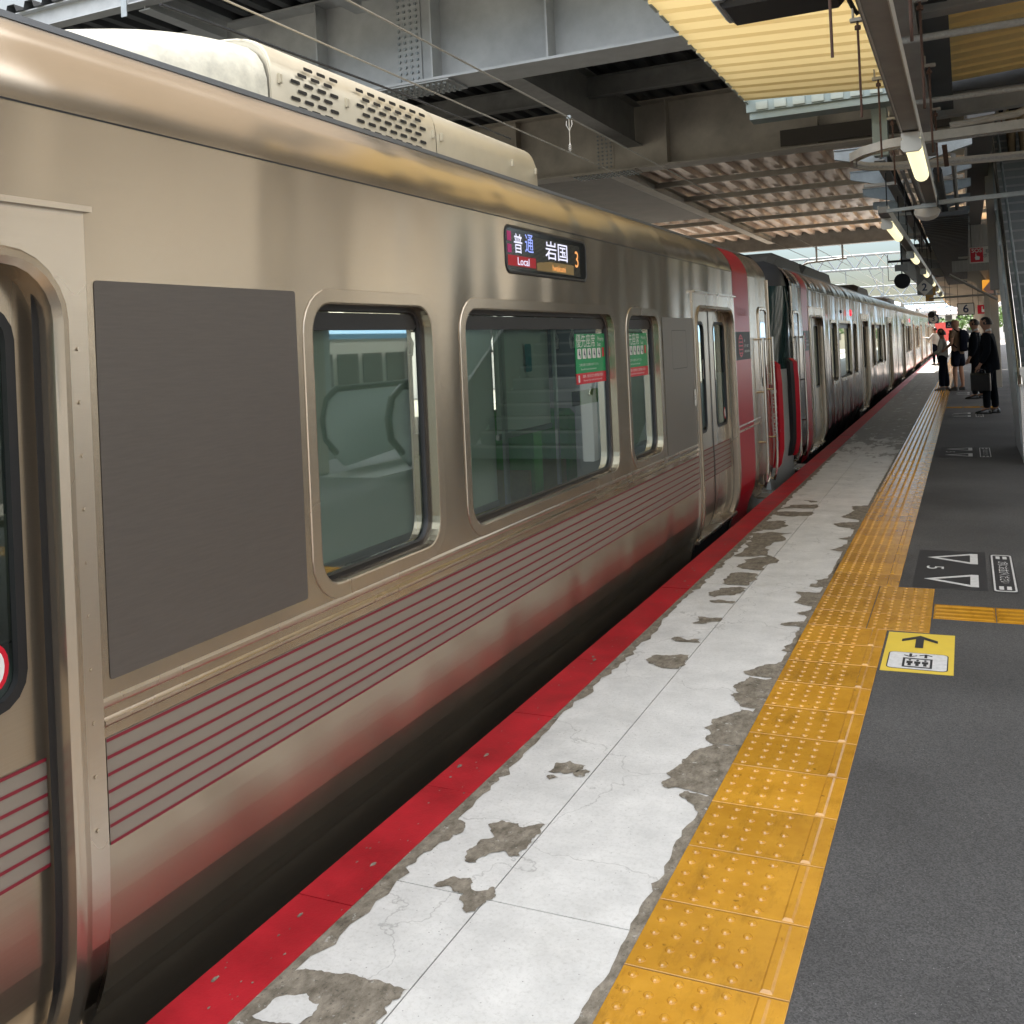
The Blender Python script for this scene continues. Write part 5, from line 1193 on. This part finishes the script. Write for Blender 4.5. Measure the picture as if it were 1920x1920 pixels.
MB().poly([(-1.10+.15*math.cos(a*.3927), 1.89+.15*math.sin(a*.3927)) for a in range(16)], lambda p: (p[0], 39.99, p[1])).build('disc', M_signw, r)
text_mb('3', .24, face(-1.10, 39.98, 1.89), bold=.004).build('lettering', M_navy, r)
MB().tube([(-1.16, 39.7, 2.05), (-1.10, 40.2, 2.12)], .12, 14).build('lamp_housing', M_dark, r, True)
r = plate('position_sign', -.66, -.44, 38, 1.78, 1.98, M_signw, 'small pale sign over a dark triangle plate, left of the 6', zt=3.5)
MB().box(-.66, -.44, 38, 38.02, 1.52, 1.76).build('lower_panel', M_navy, r)
MB().poly([(-.55, 1.72), (-.63, 1.56), (-.47, 1.56)], lambda p: (p[0], 37.99, p[1]), [[(-.55, 1.67), (-.50, 1.59), (-.60, 1.59)]]).build('triangle', M_signw, r)
r = plate('emergency_sign', .42, .80, 42, 2.02, 2.36, M_stred, 'small red square sign with white hand, right of the 6', zt=3.5)
MB().poly([(.56, 2.08), (.66, 2.08), (.67, 2.18), (.6, 2.2), (.6, 2.3), (.57, 2.3), (.56, 2.18)], lambda p: (p[0], 41.99, p[1])).build('hand_symbol', M_white, r)
r = empty('platform_mirror', (-1.06, 20, 2.5)); tag(r, 'round dark signal disc in a wire frame hanging at the canopy edge', 'signal')
MB().tube([(-1.06, 20, 2.44), (-1.06, 20.04, 2.44)], .145, 24).build('disc', M_dark, r)
MB().box(-1.18, -.95, 20, 20.02, 2.63, 2.75).build('plate', M_beam, r)
for z in (2.44, 2.46): pass
MB().tube([(-1.30, 20.02, 2.95), (-1.30, 20.02, 2.46), (-.80, 20.02, 2.46), (-.80, 20.02, 2.6)], .008, 6).build('wire_frame', M_beam, r)
MB().tube([(-1.06, 20.02, 2.58), (-1.06, 20.02, 3.5)], .012, 6).build('hanger', M_dark, r)
MB().box(-1.30, -.78, 19.98, 20.06, 2.80, 2.84).build('crossbar', M_dark, r)
r = plate('departure_sign', .40, .66, 26.9, 2.30, 2.66, M_orange, 'orange lit sign box on the column behind the passengers', 'sign', False, .12)
MB().bar((.50, 26.8, 2.34), (.72, 26.8, 2.60), .01, .25, (0, 0, 1)).build('paper_notice', mat('notice_pink', (.7, .42, .36), .6), r)
for i, (x0, x1, y, z0, z1) in enumerate(((-1.15, -.78, 32, 2.52, 2.86), (-1.2, -.95, 36, 2.45, 2.75))):
    r = plate('yellow_board', x0, x1, y, z0, z1, mat('board_wood', (.55, .33, .10), .6), ['wood yellow board hanging right of the diamond sign', 'second smaller wood yellow board under the far canopy'][i], 'board', False)  # added panels; their yellow stands in for sunlight on the canopy soffits
tag(MB().tube([(-.1, 24.6, 3.1), (.45, 24.6, 3.08), (.58, 24.6, 3.0), (.62, 24.6, 2.8), (.62, 24.6, 2.2)], .03, 8).build('bent_conduit', M_beam, None, True), 'dark conduit bent down beside the SOS sign', 'conduit')
tag(MB().tube([(-.3, 24.5, 2.72), (.66, 24.5, 2.10)], .03, 8).build('brace_pipe', M_beam, None, True), 'dark sloping brace pipe under the end board', 'pipe')
tag(MB().tube([(-.75, 24.8, 2.22), (.7, 24.8, 2.24)], .022, 8).build('cross_pipe', M_beam, None, True), 'dark horizontal pipe behind the heads of the passengers', 'pipe')

# ------------------------------------------------------------------ gantries
M_gan = mat('gantry_steel', (.20, .24, .28), .5, .3)
def gantry(y, z0, z1, x0, x1, label, h=1.07, det=True):
    r = empty('catenary_gantry', (x0, y, -1.1)); tag(r, label, 'gantry', 'lattice gantries over the tracks')
    mb = MB()
    for yy in (y-.22, y+.22):
        mb.tube([(x0, yy, z0), (x1, yy, z0)], .06, 6); mb.tube([(x0, yy, z1), (x1, yy, z1)], .06, 6)
    x = x0; k = 0
    while x < x1-.5:
        mb.tube([(x, y, z0), (x+h/2, y, z1)], .05, 5); mb.tube([(x+h/2, y, z1), (x+h, y, z0)], .05, 5); x += h
    mb.build('truss', M_gan, r)
    for x in (x0+.2, x1-.2):
        p = MB().tube([(x-.2, y, -1.1), (x-.2, y, z1)], .06, 6).tube([(x+.2, y, -1.1), (x+.2, y, z1)], .06, 6)
        z = -.8; 
        while z < z1-.5: p.tube([(x-.2, y, z), (x+.2, y, z+.5)], .02, 4); z += .5
        p.build('post', M_gan, r)
    if det:
        v = MB()
        for xc in (-4.2, -8.2): v.tube([(xc-.75, y, z0), (xc, y, z0-1.8)], .035, 5).tube([(xc, y, z0), (xc, y, z0-1.8)], .035, 5).tube([(xc-.55, y, z0-.5), (xc, y, z0-.2)], .02, 4).tube([(xc-.4, y, z0-.9), (xc, y, z0-.6)], .02, 4).tube([(xc-.55, y, z0-.5), (xc, y, z0-.9)], .02, 4)
        v.build('drop_bracket', M_gan, r)
        f = MB().tube([(-7.3, y, z0), (-7.3, y, z0-.8), (-6.2, y, z0-.8), (-6.2, y, z0)], .03, 5); f.build('hanging_frame', M_gan, r)
    return r
gantry(60, 5.15, 5.95, -26, 12, 'large nearest lattice gantry against the sky over the train roof')
for y, l in ((92, 'second lattice gantry beyond the nearest one'), (122, 'third lattice gantry, thin above the far cars'), (155, 'fourth lattice gantry down the line'), (190, 'fifth and faint lattice gantry down the line'), (230, 'farthest lattice gantry before the hills')):
    gantry(y, 4.6, 5.5, -26, 12, l, 1.4, True)
for x, z in ((-3.4, 4.6), (-7.4, 4.7), (-11, 5.0), (-5.4, 5.6), (1.5, 5.4)):
    tag(MB().tube([(x, y, z+(.25 if (y//15) % 2 else 0)) for y in range(45, 400, 15)], .015, 5).build('feeder_wire', M_beam), {-3.4: 'dark feeder wire above the far cars', -7.4: 'feeder wire over the second track', -11: 'leftmost feeder wire across the gantries', -5.4: 'topmost feeder wire between the two tracks', 1.5: 'feeder wire over the far platform'}[x], 'wire')

# ------------------------------------------------------------------ surroundings
M_h2 = M_hill
def hill(y, pts, name='hills'):
    mb = MB(); n = 60; rings = []
    x0, x1 = pts[0][0], pts[-1][0]
    for d in (0, 1):
        rr = []
        for i in range(n+1):
            x = x0+(x1-x0)*i/n
            for (xa, za), (xb, zb) in zip(pts[:-1], pts[1:]):
                if xa <= x <= xb: t = (x-xa)/(xb-xa); z = za+(zb-za)*(3*t*t-2*t**3); break
            z += 3*math.sin(x*.021)+2*math.sin(x*.053+1)
            rr.append((x, z))
        rings = rr
    mb.loft([[(x, y-220, -2) for x, z in rings], [(x, y-90, max(-1, z*.6)) for x, z in rings], [(x, y, z) for x, z in rings], [(x, y+200, -2) for x, z in rings]], False)
    return struct(mb.build(name, M_h2, None, True))
hill(1900, [(-2600, 60), (-1300, 90), (-600, 45), (-250, 25), (-60, 52), (60, 34), (200, 20), (700, 60), (1800, 90)])
random.seed(11)
def house(x, y, w_, d, h, label, roof=True, wm=None):
    r = empty('house', (x, y, -1.22)); tag(r, label, 'building', 'town buildings beyond the tracks')
    MB().box(x-w_/2, x+w_/2, y, y+d, -1.22, h).build('wall', wm or M_town, r)
    if roof: MB().loft([[(xx, y-.3, h), (xx, y+d/2, h+.9), (xx, y+d+.3, h)] for xx in (x-w_/2-.3, x+w_/2+.3)]).build('roof', M_town2, r)
    else: MB().box(x-w_/2-.2, x+w_/2+.2, y-.2, y+d+.2, h+.002, h+.35).build('roof', M_town, r)
    for fz in range(int((h+1)//2.6)):
        for i in range(int(w_//2)):
            MB().box(x-w_/2+.5+2*i, x-w_/2+1.6+2*i, y-.04, y-.001, .4+2.6*fz, 1.6+2.6*fz).build('window', M_black, r)
tone = [mat('wall_white', (.7, .68, .64), .8), mat('wall_sand', (.58, .48, .36), .8), mat('wall_brick', (.34, .17, .12), .85), M_town]
spots = [(-34, 170, 12, 9, 5.2), (-24, 210, 10, 9, 4), (-14, 260, 11, 9, 5.5), (-2, 240, 9, 8, 4.8), (9, 215, 10, 8, 5.6), (14, 180, 9, 8, 4.0), (-20, 320, 14, 10, 7.5), (2, 330, 13, 9, 6.5), (18, 300, 10, 9, 8), (-44, 280, 14, 12, 9), (-60, 230, 16, 12, 10), (30, 260, 14, 12, 9.5), (-8, 400, 20, 12, 8.5), (24, 420, 22, 14, 11), (-70, 150, 18, 14, 8)]
adj = ['white', 'sandy', 'brick red', 'beige']
wher = ['left behind the train tail', 'small, between gantries', 'middle of the far town', 'straight past the platform end', 'right of the platform end', 'just right of the far canopy columns', 'wide, in the back row on the left', 'back row, middle', 'taller, back row on the right', 'large, far left', 'tallest on the far left', 'large one, far right', 'long low block in the very back', 'tall block in the very back', 'big block nearest on the left']
for i, s in enumerate(spots): house(*s, '%s house %s' % (adj[i % 4], wher[i]), i % 3 != 2, tone[i % 4])
def tree(x, y, h, w_, label, n=700):
    r = empty('tree', (x, y, -1.22)); tag(r, label, 'tree', 'green trees past the platform end')
    MB().tube([(x, y, -1.22), (x+.1, y, h*.4), (x-.05, y, h*.75)], [.16, .12, .05], 7).tube([(x+.08, y, h*.35), (x+w_*.3, y+.2, h*.7)], [.07, .03], 5).tube([(x+.05, y, h*.3), (x-w_*.3, y-.2, h*.65)], [.07, .03], 5).build('trunk', M_rust, r)
    mb = MB()
    cl = [(random.uniform(-.6, .6), random.uniform(-.6, .6), random.uniform(.35, .95), random.uniform(.25, .5)) for _ in range(12)]
    for i in range(n):
        c = random.choice(cl); v = Vector((random.gauss(0, 1), random.gauss(0, 1), random.gauss(0, 1))).normalized()*c[3]*random.uniform(.6, 1)
        p = Vector((x+(c[0]+v.x)*w_*.6, y+(c[1]+v.y)*w_*.6, (c[2]+v.z*.5)*h*.95))
        a = Vector((random.uniform(-1, 1), random.uniform(-1, 1), random.uniform(-1, 1))).normalized(); b = a.orthogonal().normalized(); s = random.uniform(.08, .2)
        mb.add([p-a*s, p+b*s, p+a*s, p-b*s], [(0, 1, 2, 3)])
    mb.build('crown', M_leaf, r, recalc=False)
for i, (x, y, h, w_) in enumerate(((-2.2, 118, 2.6, 4), (1.2, 112, 3.4, 4), (4.2, 108, 3.8, 5), (-6, 130, 3, 4), (8, 120, 4.5, 5))):
    tree(x, y, h, w_, ['green bush tree left of the platform end', 'bright green tree straight past the platform end', 'rounder green tree behind the far columns', 'low green tree beside the far tracks', 'tallest green tree on the right of the platform end'][i])
tag(MB().box(-3.2, -1.2, 99, 99.3, .4, 2.1).build('red_board', mat('red_hoarding', (.5, .06, .05), .6)), 'red hoarding behind the tail of the train', 'hoarding')

# opposite side: track side train, escalator, flats (seen mirrored in the windows)
OT = empty('rail_car', (10.2, 20, -1.1)); tag(OT, 'silver train with blue roof edge standing at the opposite platform', 'train')
mb = MB()
prof = [(8.75, -.4), (8.68, .4), (8.68, 1.9), (8.78, 2.15), (9.0, 2.3), (10.2, 2.42), (11.4, 2.3), (11.7, 1.9), (11.7, -.4)]
mb.loft([[(x, y, z) for x, z in prof] for y in (-16, 38)]).build('side_panel', mat('opp_steel', (.62, .62, .60), .35, .6), OT)
MB().loft([[(8.672, y, 1.88), (8.672, y, 2.0), (8.79, y, 2.19), (8.77, y, 2.1)] for y in (-16, 38)]).build('roof_edge', mat('opp_blue', (.10, .25, .42), .4), OT)
mb = MB(); db = MB()
for y in range(-14, 37):
    if (y+14) % 7 in (0, 1): db.box(8.66, 8.674, y+.05, y+.85, -.2, 1.65)
    else: mb.box(8.655, 8.673, y+.1, y+.9, .75, 1.55)
mb.build('window', M_black, OT); db.build('door', mat('opp_door', (.3, .31, .31), .4, .6), OT)
MB().loft([[(9.4, y, 2.35), (9.5, y, z), (10.9, y, z), (11.0, y, 2.35)] for y, z in ((19, 2.4), (20.5, 2.85), (24, 2.85), (24.5, 2.5))]).build('roof_unit', M_dome, OT)
ES = empty('escalator', (2.9, 12, 0)); tag(ES, 'escalator with pale side panels and black handrail, mirrored in the train window', 'escalator')
for x in (2.55, 3.55):
    pth = [(10.7, .25), (10.45, .45), (10.4, .7), (10.5, .95), (10.75, 1.08), (12.6, 1.08), (13.4, 1.3), (22, 6.3)]
    MB().tube([(x+.06, y, z) for y, z in pth], .045, 8).build('handrail', M_black, ES, True)
    bl = MB(); top = pth[3:]; bot = [(22, 5.2), (13.6, .25), (10.9, .05)]
    P = [(10.62, .25), (10.5, .45), (10.47, .7), (10.56, .9)]+[(10.75, 1.03), (12.6, 1.03), (13.4, 1.25), (22, 6.25)]+bot
    bl.poly(P, lambda p: (x+.04, p[0], p[1])); bl.poly(P, lambda p: (x+.08, p[0], p[1])); bl.build('balustrade', mat('esc_panel', (.55, .60, .58), .4), ES)
MB().loft([[(2.65, y, z-.3), (3.5, y, z-.3), (3.5, y, z), (2.65, y, z)] for y, z in ((10.2, .01), (13, .01), (22, 5.3))]).build('steps', M_beam, ES)
for i, y in enumerate((8.1, 10.9)): tag(MB().bbox(2.2, 2.36, y, y+.16, 0, 1.25, .02).build('bollard_post', M_galv), ['pale square post before the escalator, left one in the reflection', 'pale square post before the escalator, right one'][i], 'post')
AP = empty('apartment_building', (36, 20, -1.22)); tag(AP, 'pale block of flats with balcony rows beyond the opposite train', 'building')
MB().box(33, 44, -40, 75, -1.22, 24).build('wall', M_town, AP)
for k in range(8):
    MB().box(31.2, 32.95, -40, 75, .8+2.9*k, 2.0+2.9*k).build('balcony', tone[0], AP)
for y in range(-38, 75, 6): MB().box(31.0, 33, y, y+.4, -1.2, 24).build('pier', M_town, AP)
TR = empty('track_fence', (18, 20, -1.2)); tag(TR, 'low grey fence along the far side of the opposite tracks', 'fence')
for y in range(-30, 70, 3): MB().box(17.97, 18.03, y-.03, y+.03, -1.2, .4).build('post', M_galv, TR)
for z in (-.6, -.1, .35): MB().box(17.985, 18.015, -30, 68, z-.02, z+.02).build('bar', M_galv, TR)
# left side buildings beyond the tracks
o = empty('warehouse', (-30, 60, -1.22)); tag(o, 'long pale building on the far left beyond the tracks', 'building')
MB().box(-44, -30, 0, 110, -1.22, 6).build('wall', tone[0], o); MB().box(-44.3, -29.7, -.3, 110.3, 6.002, 6.3).build('roof', M_town2, o)

# ------------------------------------------------------------------ people
def skin_mesh(chains, name, m, parent, sub=2, branch=True):
    """chains: list of lists of (point, (rx, ry)); equal points are shared"""
    vs = []; idx = {}; es = []; rs = []
    for ch in chains:
        prev = None
        for p, r_ in ch:
            k = tuple(round(c, 4) for c in p)
            if k not in idx: idx[k] = len(vs); vs.append(k); rs.append(r_ if isinstance(r_, tuple) else (r_, r_))
            if prev is not None and prev != idx[k]: es.append((prev, idx[k]))
            prev = idx[k]
    me = D.meshes.new(name+'_sk'); me.from_pydata(vs, es, []); o = D.objects.new(name+'_sk', me); COL.objects.link(o)
    md = o.modifiers.new('s', 'SKIN'); md.use_smooth_shade = True
    sv = me.skin_vertices[0].data
    for i, r_ in enumerate(rs): sv[i].radius = r_
    roots = set(); sv[0].use_root = True
    # one root per island
    par = list(range(len(vs)))
    def fd(a):
        while par[a] != a: a = par[a]
        return a
    for a, b in es: par[fd(a)] = fd(b)
    seen = {fd(0)}
    for i in range(len(vs)):
        if fd(i) not in seen: seen.add(fd(i)); sv[i].use_root = True
    s2 = o.modifiers.new('u', 'SUBSURF'); s2.levels = sub; s2.render_levels = sub
    dg = bpy.context.evaluated_depsgraph_get(); ev = D.meshes.new_from_object(o.evaluated_get(dg))
    mb = MB(); mb.add([v.co.copy() for v in ev.vertices], [tuple(p.vertices) for p in ev.polygons])
    D.objects.remove(o); D.meshes.remove(me); D.meshes.remove(ev)
    return mb.build(name, m, parent, True)
def person(x, y, z, H, face_deg, label, top, bottom, kind, hair=True, lean=0, arm=None, skirt=False, headturn=0, stride=.05, tie=False, armR=None):
    r = empty('person', (x, y, z)); tag(r, label, 'person', None)
    s = H/1.72; a = rad(face_deg)  # 0 = facing +Y
    def T(px, py, pz):
        px *= s; py *= s; pz *= s
        return (x+px*math.cos(a)-py*math.sin(a)*1, y+px*math.sin(a)+py*math.cos(a), z+pz)
    # armL / armR: elbow and wrist in local coordinates
    arms = {-1: arm or ((-.235, -.02, 1.12), (-.235, .10, .88)), 1: armR or ((.235, -.02, 1.12), (.235, .10, .88))}
    ft = {-1: stride, 1: -stride}
    B = [(T(0, 0, .95), (.10*s, .078*s)), (T(0, .0, 1.10), (.105*s, .08*s)), (T(0, .0, 1.28), (.13*s, .09*s)), (T(0, -.005+lean, 1.42), (.07*s, .07*s)), (T(0, .01+lean, 1.50), (.052*s, .055*s)), (T(0, .03+lean, 1.565), (.082*s, .098*s)), (T(0, .025+lean, 1.64), (.092*s, .108*s)), (T(0, .015+lean, 1.69), (.06*s, .07*s))]
    ch = [B]
    for q in (-1, 1):
        e, w_ = arms[q]; e = Vector(e); w_ = Vector(w_); d = (w_-e).normalized()
        ch.append([B[2], (T(q*.165, 0, 1.385), .052*s), (T(*e), .040*s), (T(*w_), (.026*s, .022*s)), (T(*(w_+d*.06)), (.036*s, .018*s))])
        base = w_+d*.08
        for i in range(4):
            off = Vector((0, .026-.017*i, 0)); ln = (.065, .075, .07, .055)[i]
            ch.append([(T(*(w_+d*.06)), (.036*s, .018*s)), (T(*(base+off)), .0095*s), (T(*(base+off+d*ln*.6+Vector((-q*.008, 0, 0)))), .0085*s), (T(*(base+off+d*ln+Vector((-q*.025, 0, 0)))), .007*s)])
        ch.append([(T(*w_), (.026*s, .022*s)), (T(*(w_+d*.035+Vector((0, .035, 0)))), .011*s), (T(*(w_+d*.075+Vector((-q*.01, .05, 0)))), .009*s)])
        f_ = ft[q]
        ch.append([B[0], (T(q*.085, 0, .88), .07*s), (T(q*.09, f_*.6+.01, .49), .054*s), (T(q*.09, f_, .28), .05*s), (T(q*.09, f_-.01, .09), .034*s), (T(q*.095, f_+.10, .045), (.038*s, .028*s))])
    skin_mesh(ch, 'body', M_skin, r)
    # face details: nose, ears, eyes, mouth
    MB().loft([[T(px, py+lean, pz) for px, py, pz in ((-.014, .108, 1.585), (.014, .108, 1.585), (.004, .112, 1.625), (-.004, .112, 1.625))], [T(px, py+lean, pz) for px, py, pz in ((-.006, .135, 1.588), (.006, .135, 1.588), (.002, .114, 1.62), (-.002, .114, 1.62))]]).build('nose', M_skin, r)
    for q in (-1, 1):
        MB().ball(T(q*.078, .01+lean, 1.605), (.014*s, .014*s, .03*s), 8, 6).build('ear', M_skin, r, True)
        MB().ball(T(q*.03, .103+lean, 1.628), (.010*s, .010*s, .006*s), 8, 5).build('eye', M_hair, r, True)
    MB().ball(T(0, .107+lean, 1.562), (.02*s, .02*s, .005*s), 8, 5).build('mouth', mat('lips', (.25, .08, .07), .5), r, True)
    # hair cap
    if hair:
        mb = MB(); c = T(0, .008+lean, 1.645); R_ = .094*s
        rings = []
        for i in range(7):
            th = math.pi/2*(1-i/6*.98)*1.0
            rr = []
            for k in range(16):
                b = 2*math.pi*k/16; lx = math.sin(b); ly = math.cos(b)
                low = (-.10 if kind == 'bob' else -.055) if ly < .45 else .035
                zz = low*(1-i/6)+.082*math.sin((i/6)*math.pi/2)
                rad_ = .088*math.cos((i/6)*math.pi/2*.97)*(1.12 if kind == 'bob' else 1.02)
                rr.append(T(lx*rad_, ly*rad_*1.12+.008+lean-.004, 1.635+zz))
            rings.append(rr)
        mb.loft(rings).build('hair', M_hair, r, True)
    # clothes
    wd = 1.22 if kind == 'suit' else 1.0; lo__ = {'suit': .76, 'bob': .90}.get(kind, .86)
    ch = [[(T(0, 0, lo__), (.158*s*wd, .13*s*wd)), (T(0, 0, lo__+.03), (.158*s*wd, .13*s*wd)), (T(0, 0, 1.0), (.15*s*wd, .125*s*wd)), (T(0, 0, 1.29), (.165*s*wd, .128*s*wd)), (T(0, lean*.6, 1.40), (.085*s, .08*s))]]
    for q in (-1, 1):
        e, w_ = arms[q]; e = Vector(e); w_ = Vector(w_)
        up = (T(q*.168, 0, 1.385), .066*s*wd)
        if kind == 'tshirt': ch.append([ch[0][3], up, (T(*(Vector((q*.168, 0, 1.385))*.45+e*.55)), .062*s)])
        else: ch.append([ch[0][3], up, (T(*e), .056*s*wd), (T(*(w_*.9+e*.1)), .044*s*wd)])
    skin_mesh(ch, {'suit': 'jacket', 'tshirt': 't_shirt', 'bob': 'blouse'}.get(kind, 'shirt'), top, r)
    ch = []
    zl_ = .52 if skirt == 'shorts' else .075
    hipw = (T(0, 0, 1.06), (.135*s, .108*s)); h2 = (T(0, 0, .92), (.145*s, .118*s))
    ch.append([hipw, h2])
    for q in (-1, 1):
        f_ = ft[q]
        if skirt == 'shorts': ch.append([h2, (T(q*.09, 0, .80), .108*s), (T(q*.105, f_*.4, .56), .105*s)])
        else:
            k = 1.35 if kind == 'bob' else 1.05
            ch.append([h2, (T(q*.09, 0, .80), .10*s), (T(q*.092, f_*.6+.01, .49), .075*s*k), (T(q*.092, f_, .28), .066*s*k), (T(q*.092, f_, .09), .06*s*k)])
    skin_mesh(ch, 'shorts' if skirt == 'shorts' else 'trousers', bottom, r)
    for q in (-1, 1):
        f_ = ft[q]
        mb = MB(); rings = []
        for yy, w_, h in ((-.075, .03, .05), (-.055, .042, .085), (.0, .042, .085), (.06, .046, .065), (.13, .048, .05), (.18, .035, .035), (.20, .015, .02)):
            rings.append([T(q*.095+px*w_, f_+yy, pz*h+.002) for px, pz in ((-1, 0), (1, 0), (1, .5), (.6, 1), (-.6, 1), (-1, .5))])
        mb.loft(rings).build('shoe', M_shoe if kind in ('suit',) else M_shoeg, r, True)
    if kind == 'suit':
        MB().loft([[T(px*k, py+lean*.8, pz) for px, py, pz in ((-.075, .02, 1.455), (0, .075, 1.41), (.075, .02, 1.455), (.06, -.06, 1.475), (-.06, -.06, 1.475))] for k in (1, .92)]+[[T(px*.82, py*.8+lean, pz+.035) for px, py, pz in ((-.075, .02, 1.455), (0, .075, 1.42), (.075, .02, 1.455), (.06, -.06, 1.475), (-.06, -.06, 1.475))]]).build('collar', M_shirt, r, True)
        MB().poly([(-.05, 1.43), (.05, 1.43), (0.02, 1.18), (-.02, 1.18)], lambda p: T(p[0], .128, p[1])).build('shirt_front', M_shirt, r)
        MB().loft([[T(px, py, pz) for px, py, pz in ((-.014, .13, 1.42), (.014, .13, 1.42), (.022, .14, 1.2), (-.022, .14, 1.2))], [T(px, py, pz) for px, py, pz in ((-.012, .136, 1.42), (.012, .136, 1.42), (.02, .146, 1.2), (-.02, .146, 1.2))]]).build('tie', M_dark, r)
    return r, T
suit, T1 = person(.33, 19.0, 0, 1.68, 78, 'man in a dark suit and white collar standing nearest, holding a black briefcase', M_suit, M_suit, 'suit', armR=((.225, -.03, 1.12), (.235, .06, .86)), arm=((-.235, -.03, 1.12), (-.245, .10, .87)))
bc = empty('briefcase', (.20, 18.95, .4)); tag(bc, 'black briefcase hanging from the suited man\'s hand', 'briefcase')
def case_pts(lx, ly, lz): return T1(lx, ly, lz)
rings = []
for ly, w_ in ((-.06, .03), (-.05, .045), (.25, .045), (.26, .03)): rings.append([case_pts(-.255+px*w_, ly, pz) for px, pz in ((-1, .42), (1, .42), (1, .70), (.6, .73), (-.6, .73), (-1, .70))])
MB().loft(rings).build('case', M_shoe, bc)
MB().tube([case_pts(-.255, .02, .73), case_pts(-.255, .03, .785), case_pts(-.255, .09, .80), case_pts(-.255, .15, .785), case_pts(-.255, .16, .73)], .010, 6).build('handle', M_shoe, bc, True)
person(.17, 23.0, 0, 1.69, 80, 'second man in dark suit standing behind the nearest one, face in profile', M_suit, M_suit, 'suit')
bald, T2 = person(-.22, 26.2, 0, 1.74, 55, 'bald man in brown t-shirt and dark shorts wearing a black backpack', M_tan, M_short, 'tshirt', False, skirt='shorts', stride=.03, arm=((-.25, -.02, 1.12), (-.22, .16, 1.0)))
bp = empty('backpack', (-.1, 26.1, 1.1)); tag(bp, 'black backpack on the bald man\'s back', 'backpack')
rings = []
for lz, w_, d_ in ((.93, .10, .06), (.97, .15, .14), (1.15, .16, .17), (1.32, .15, .15), (1.42, .11, .09), (1.45, .06, .05)):
    rings.append([T2(w_*math.cos(q*.5236), -.125-d_*.5+d_*.55*math.sin(q*.5236), lz) for q in range(12)])
MB().loft(rings).build('bag', M_short, bp, True)
for q in (-1, 1): MB().tube([T2(q*.10, -.12, 1.40), T2(q*.115, .0, 1.475), T2(q*.12, .115, 1.36), T2(q*.15, .10, 1.18), T2(q*.13, -.08, 1.02)], .016, 6).build('strap', M_short, bp, True)
MB().poly([(-.03, 1.02), (.03, 1.02), (.03, 1.14), (-.03, 1.14)], lambda p: T2(p[0], -.30, p[1])).build('pocket_patch', M_cream_t, bp)
person(-.55, 26.4, 0, 1.52, 85, 'woman with bobbed black hair in pale blouse and wide navy trousers', M_cream_t, M_short, 'bob', arm=((-.21, .06, 1.10), (-.10, .24, 1.0)), armR=((.21, .06, 1.10), (.10, .24, 1.0)))
person(-1.2, 45, 0, 1.6, 60, 'distant person in white shirt close to the train', M_shirt, M_short, 'shirt', arm=((-.24, .12, 1.2), (-.22, .35, 1.25)))
person(.95, 19.35, rise*25, 1.70, 0, 'person in tan trousers and dark top climbing the stairs', M_short, mat('khaki', (.30, .22, .13), .8), 'shirt', stride=.08)
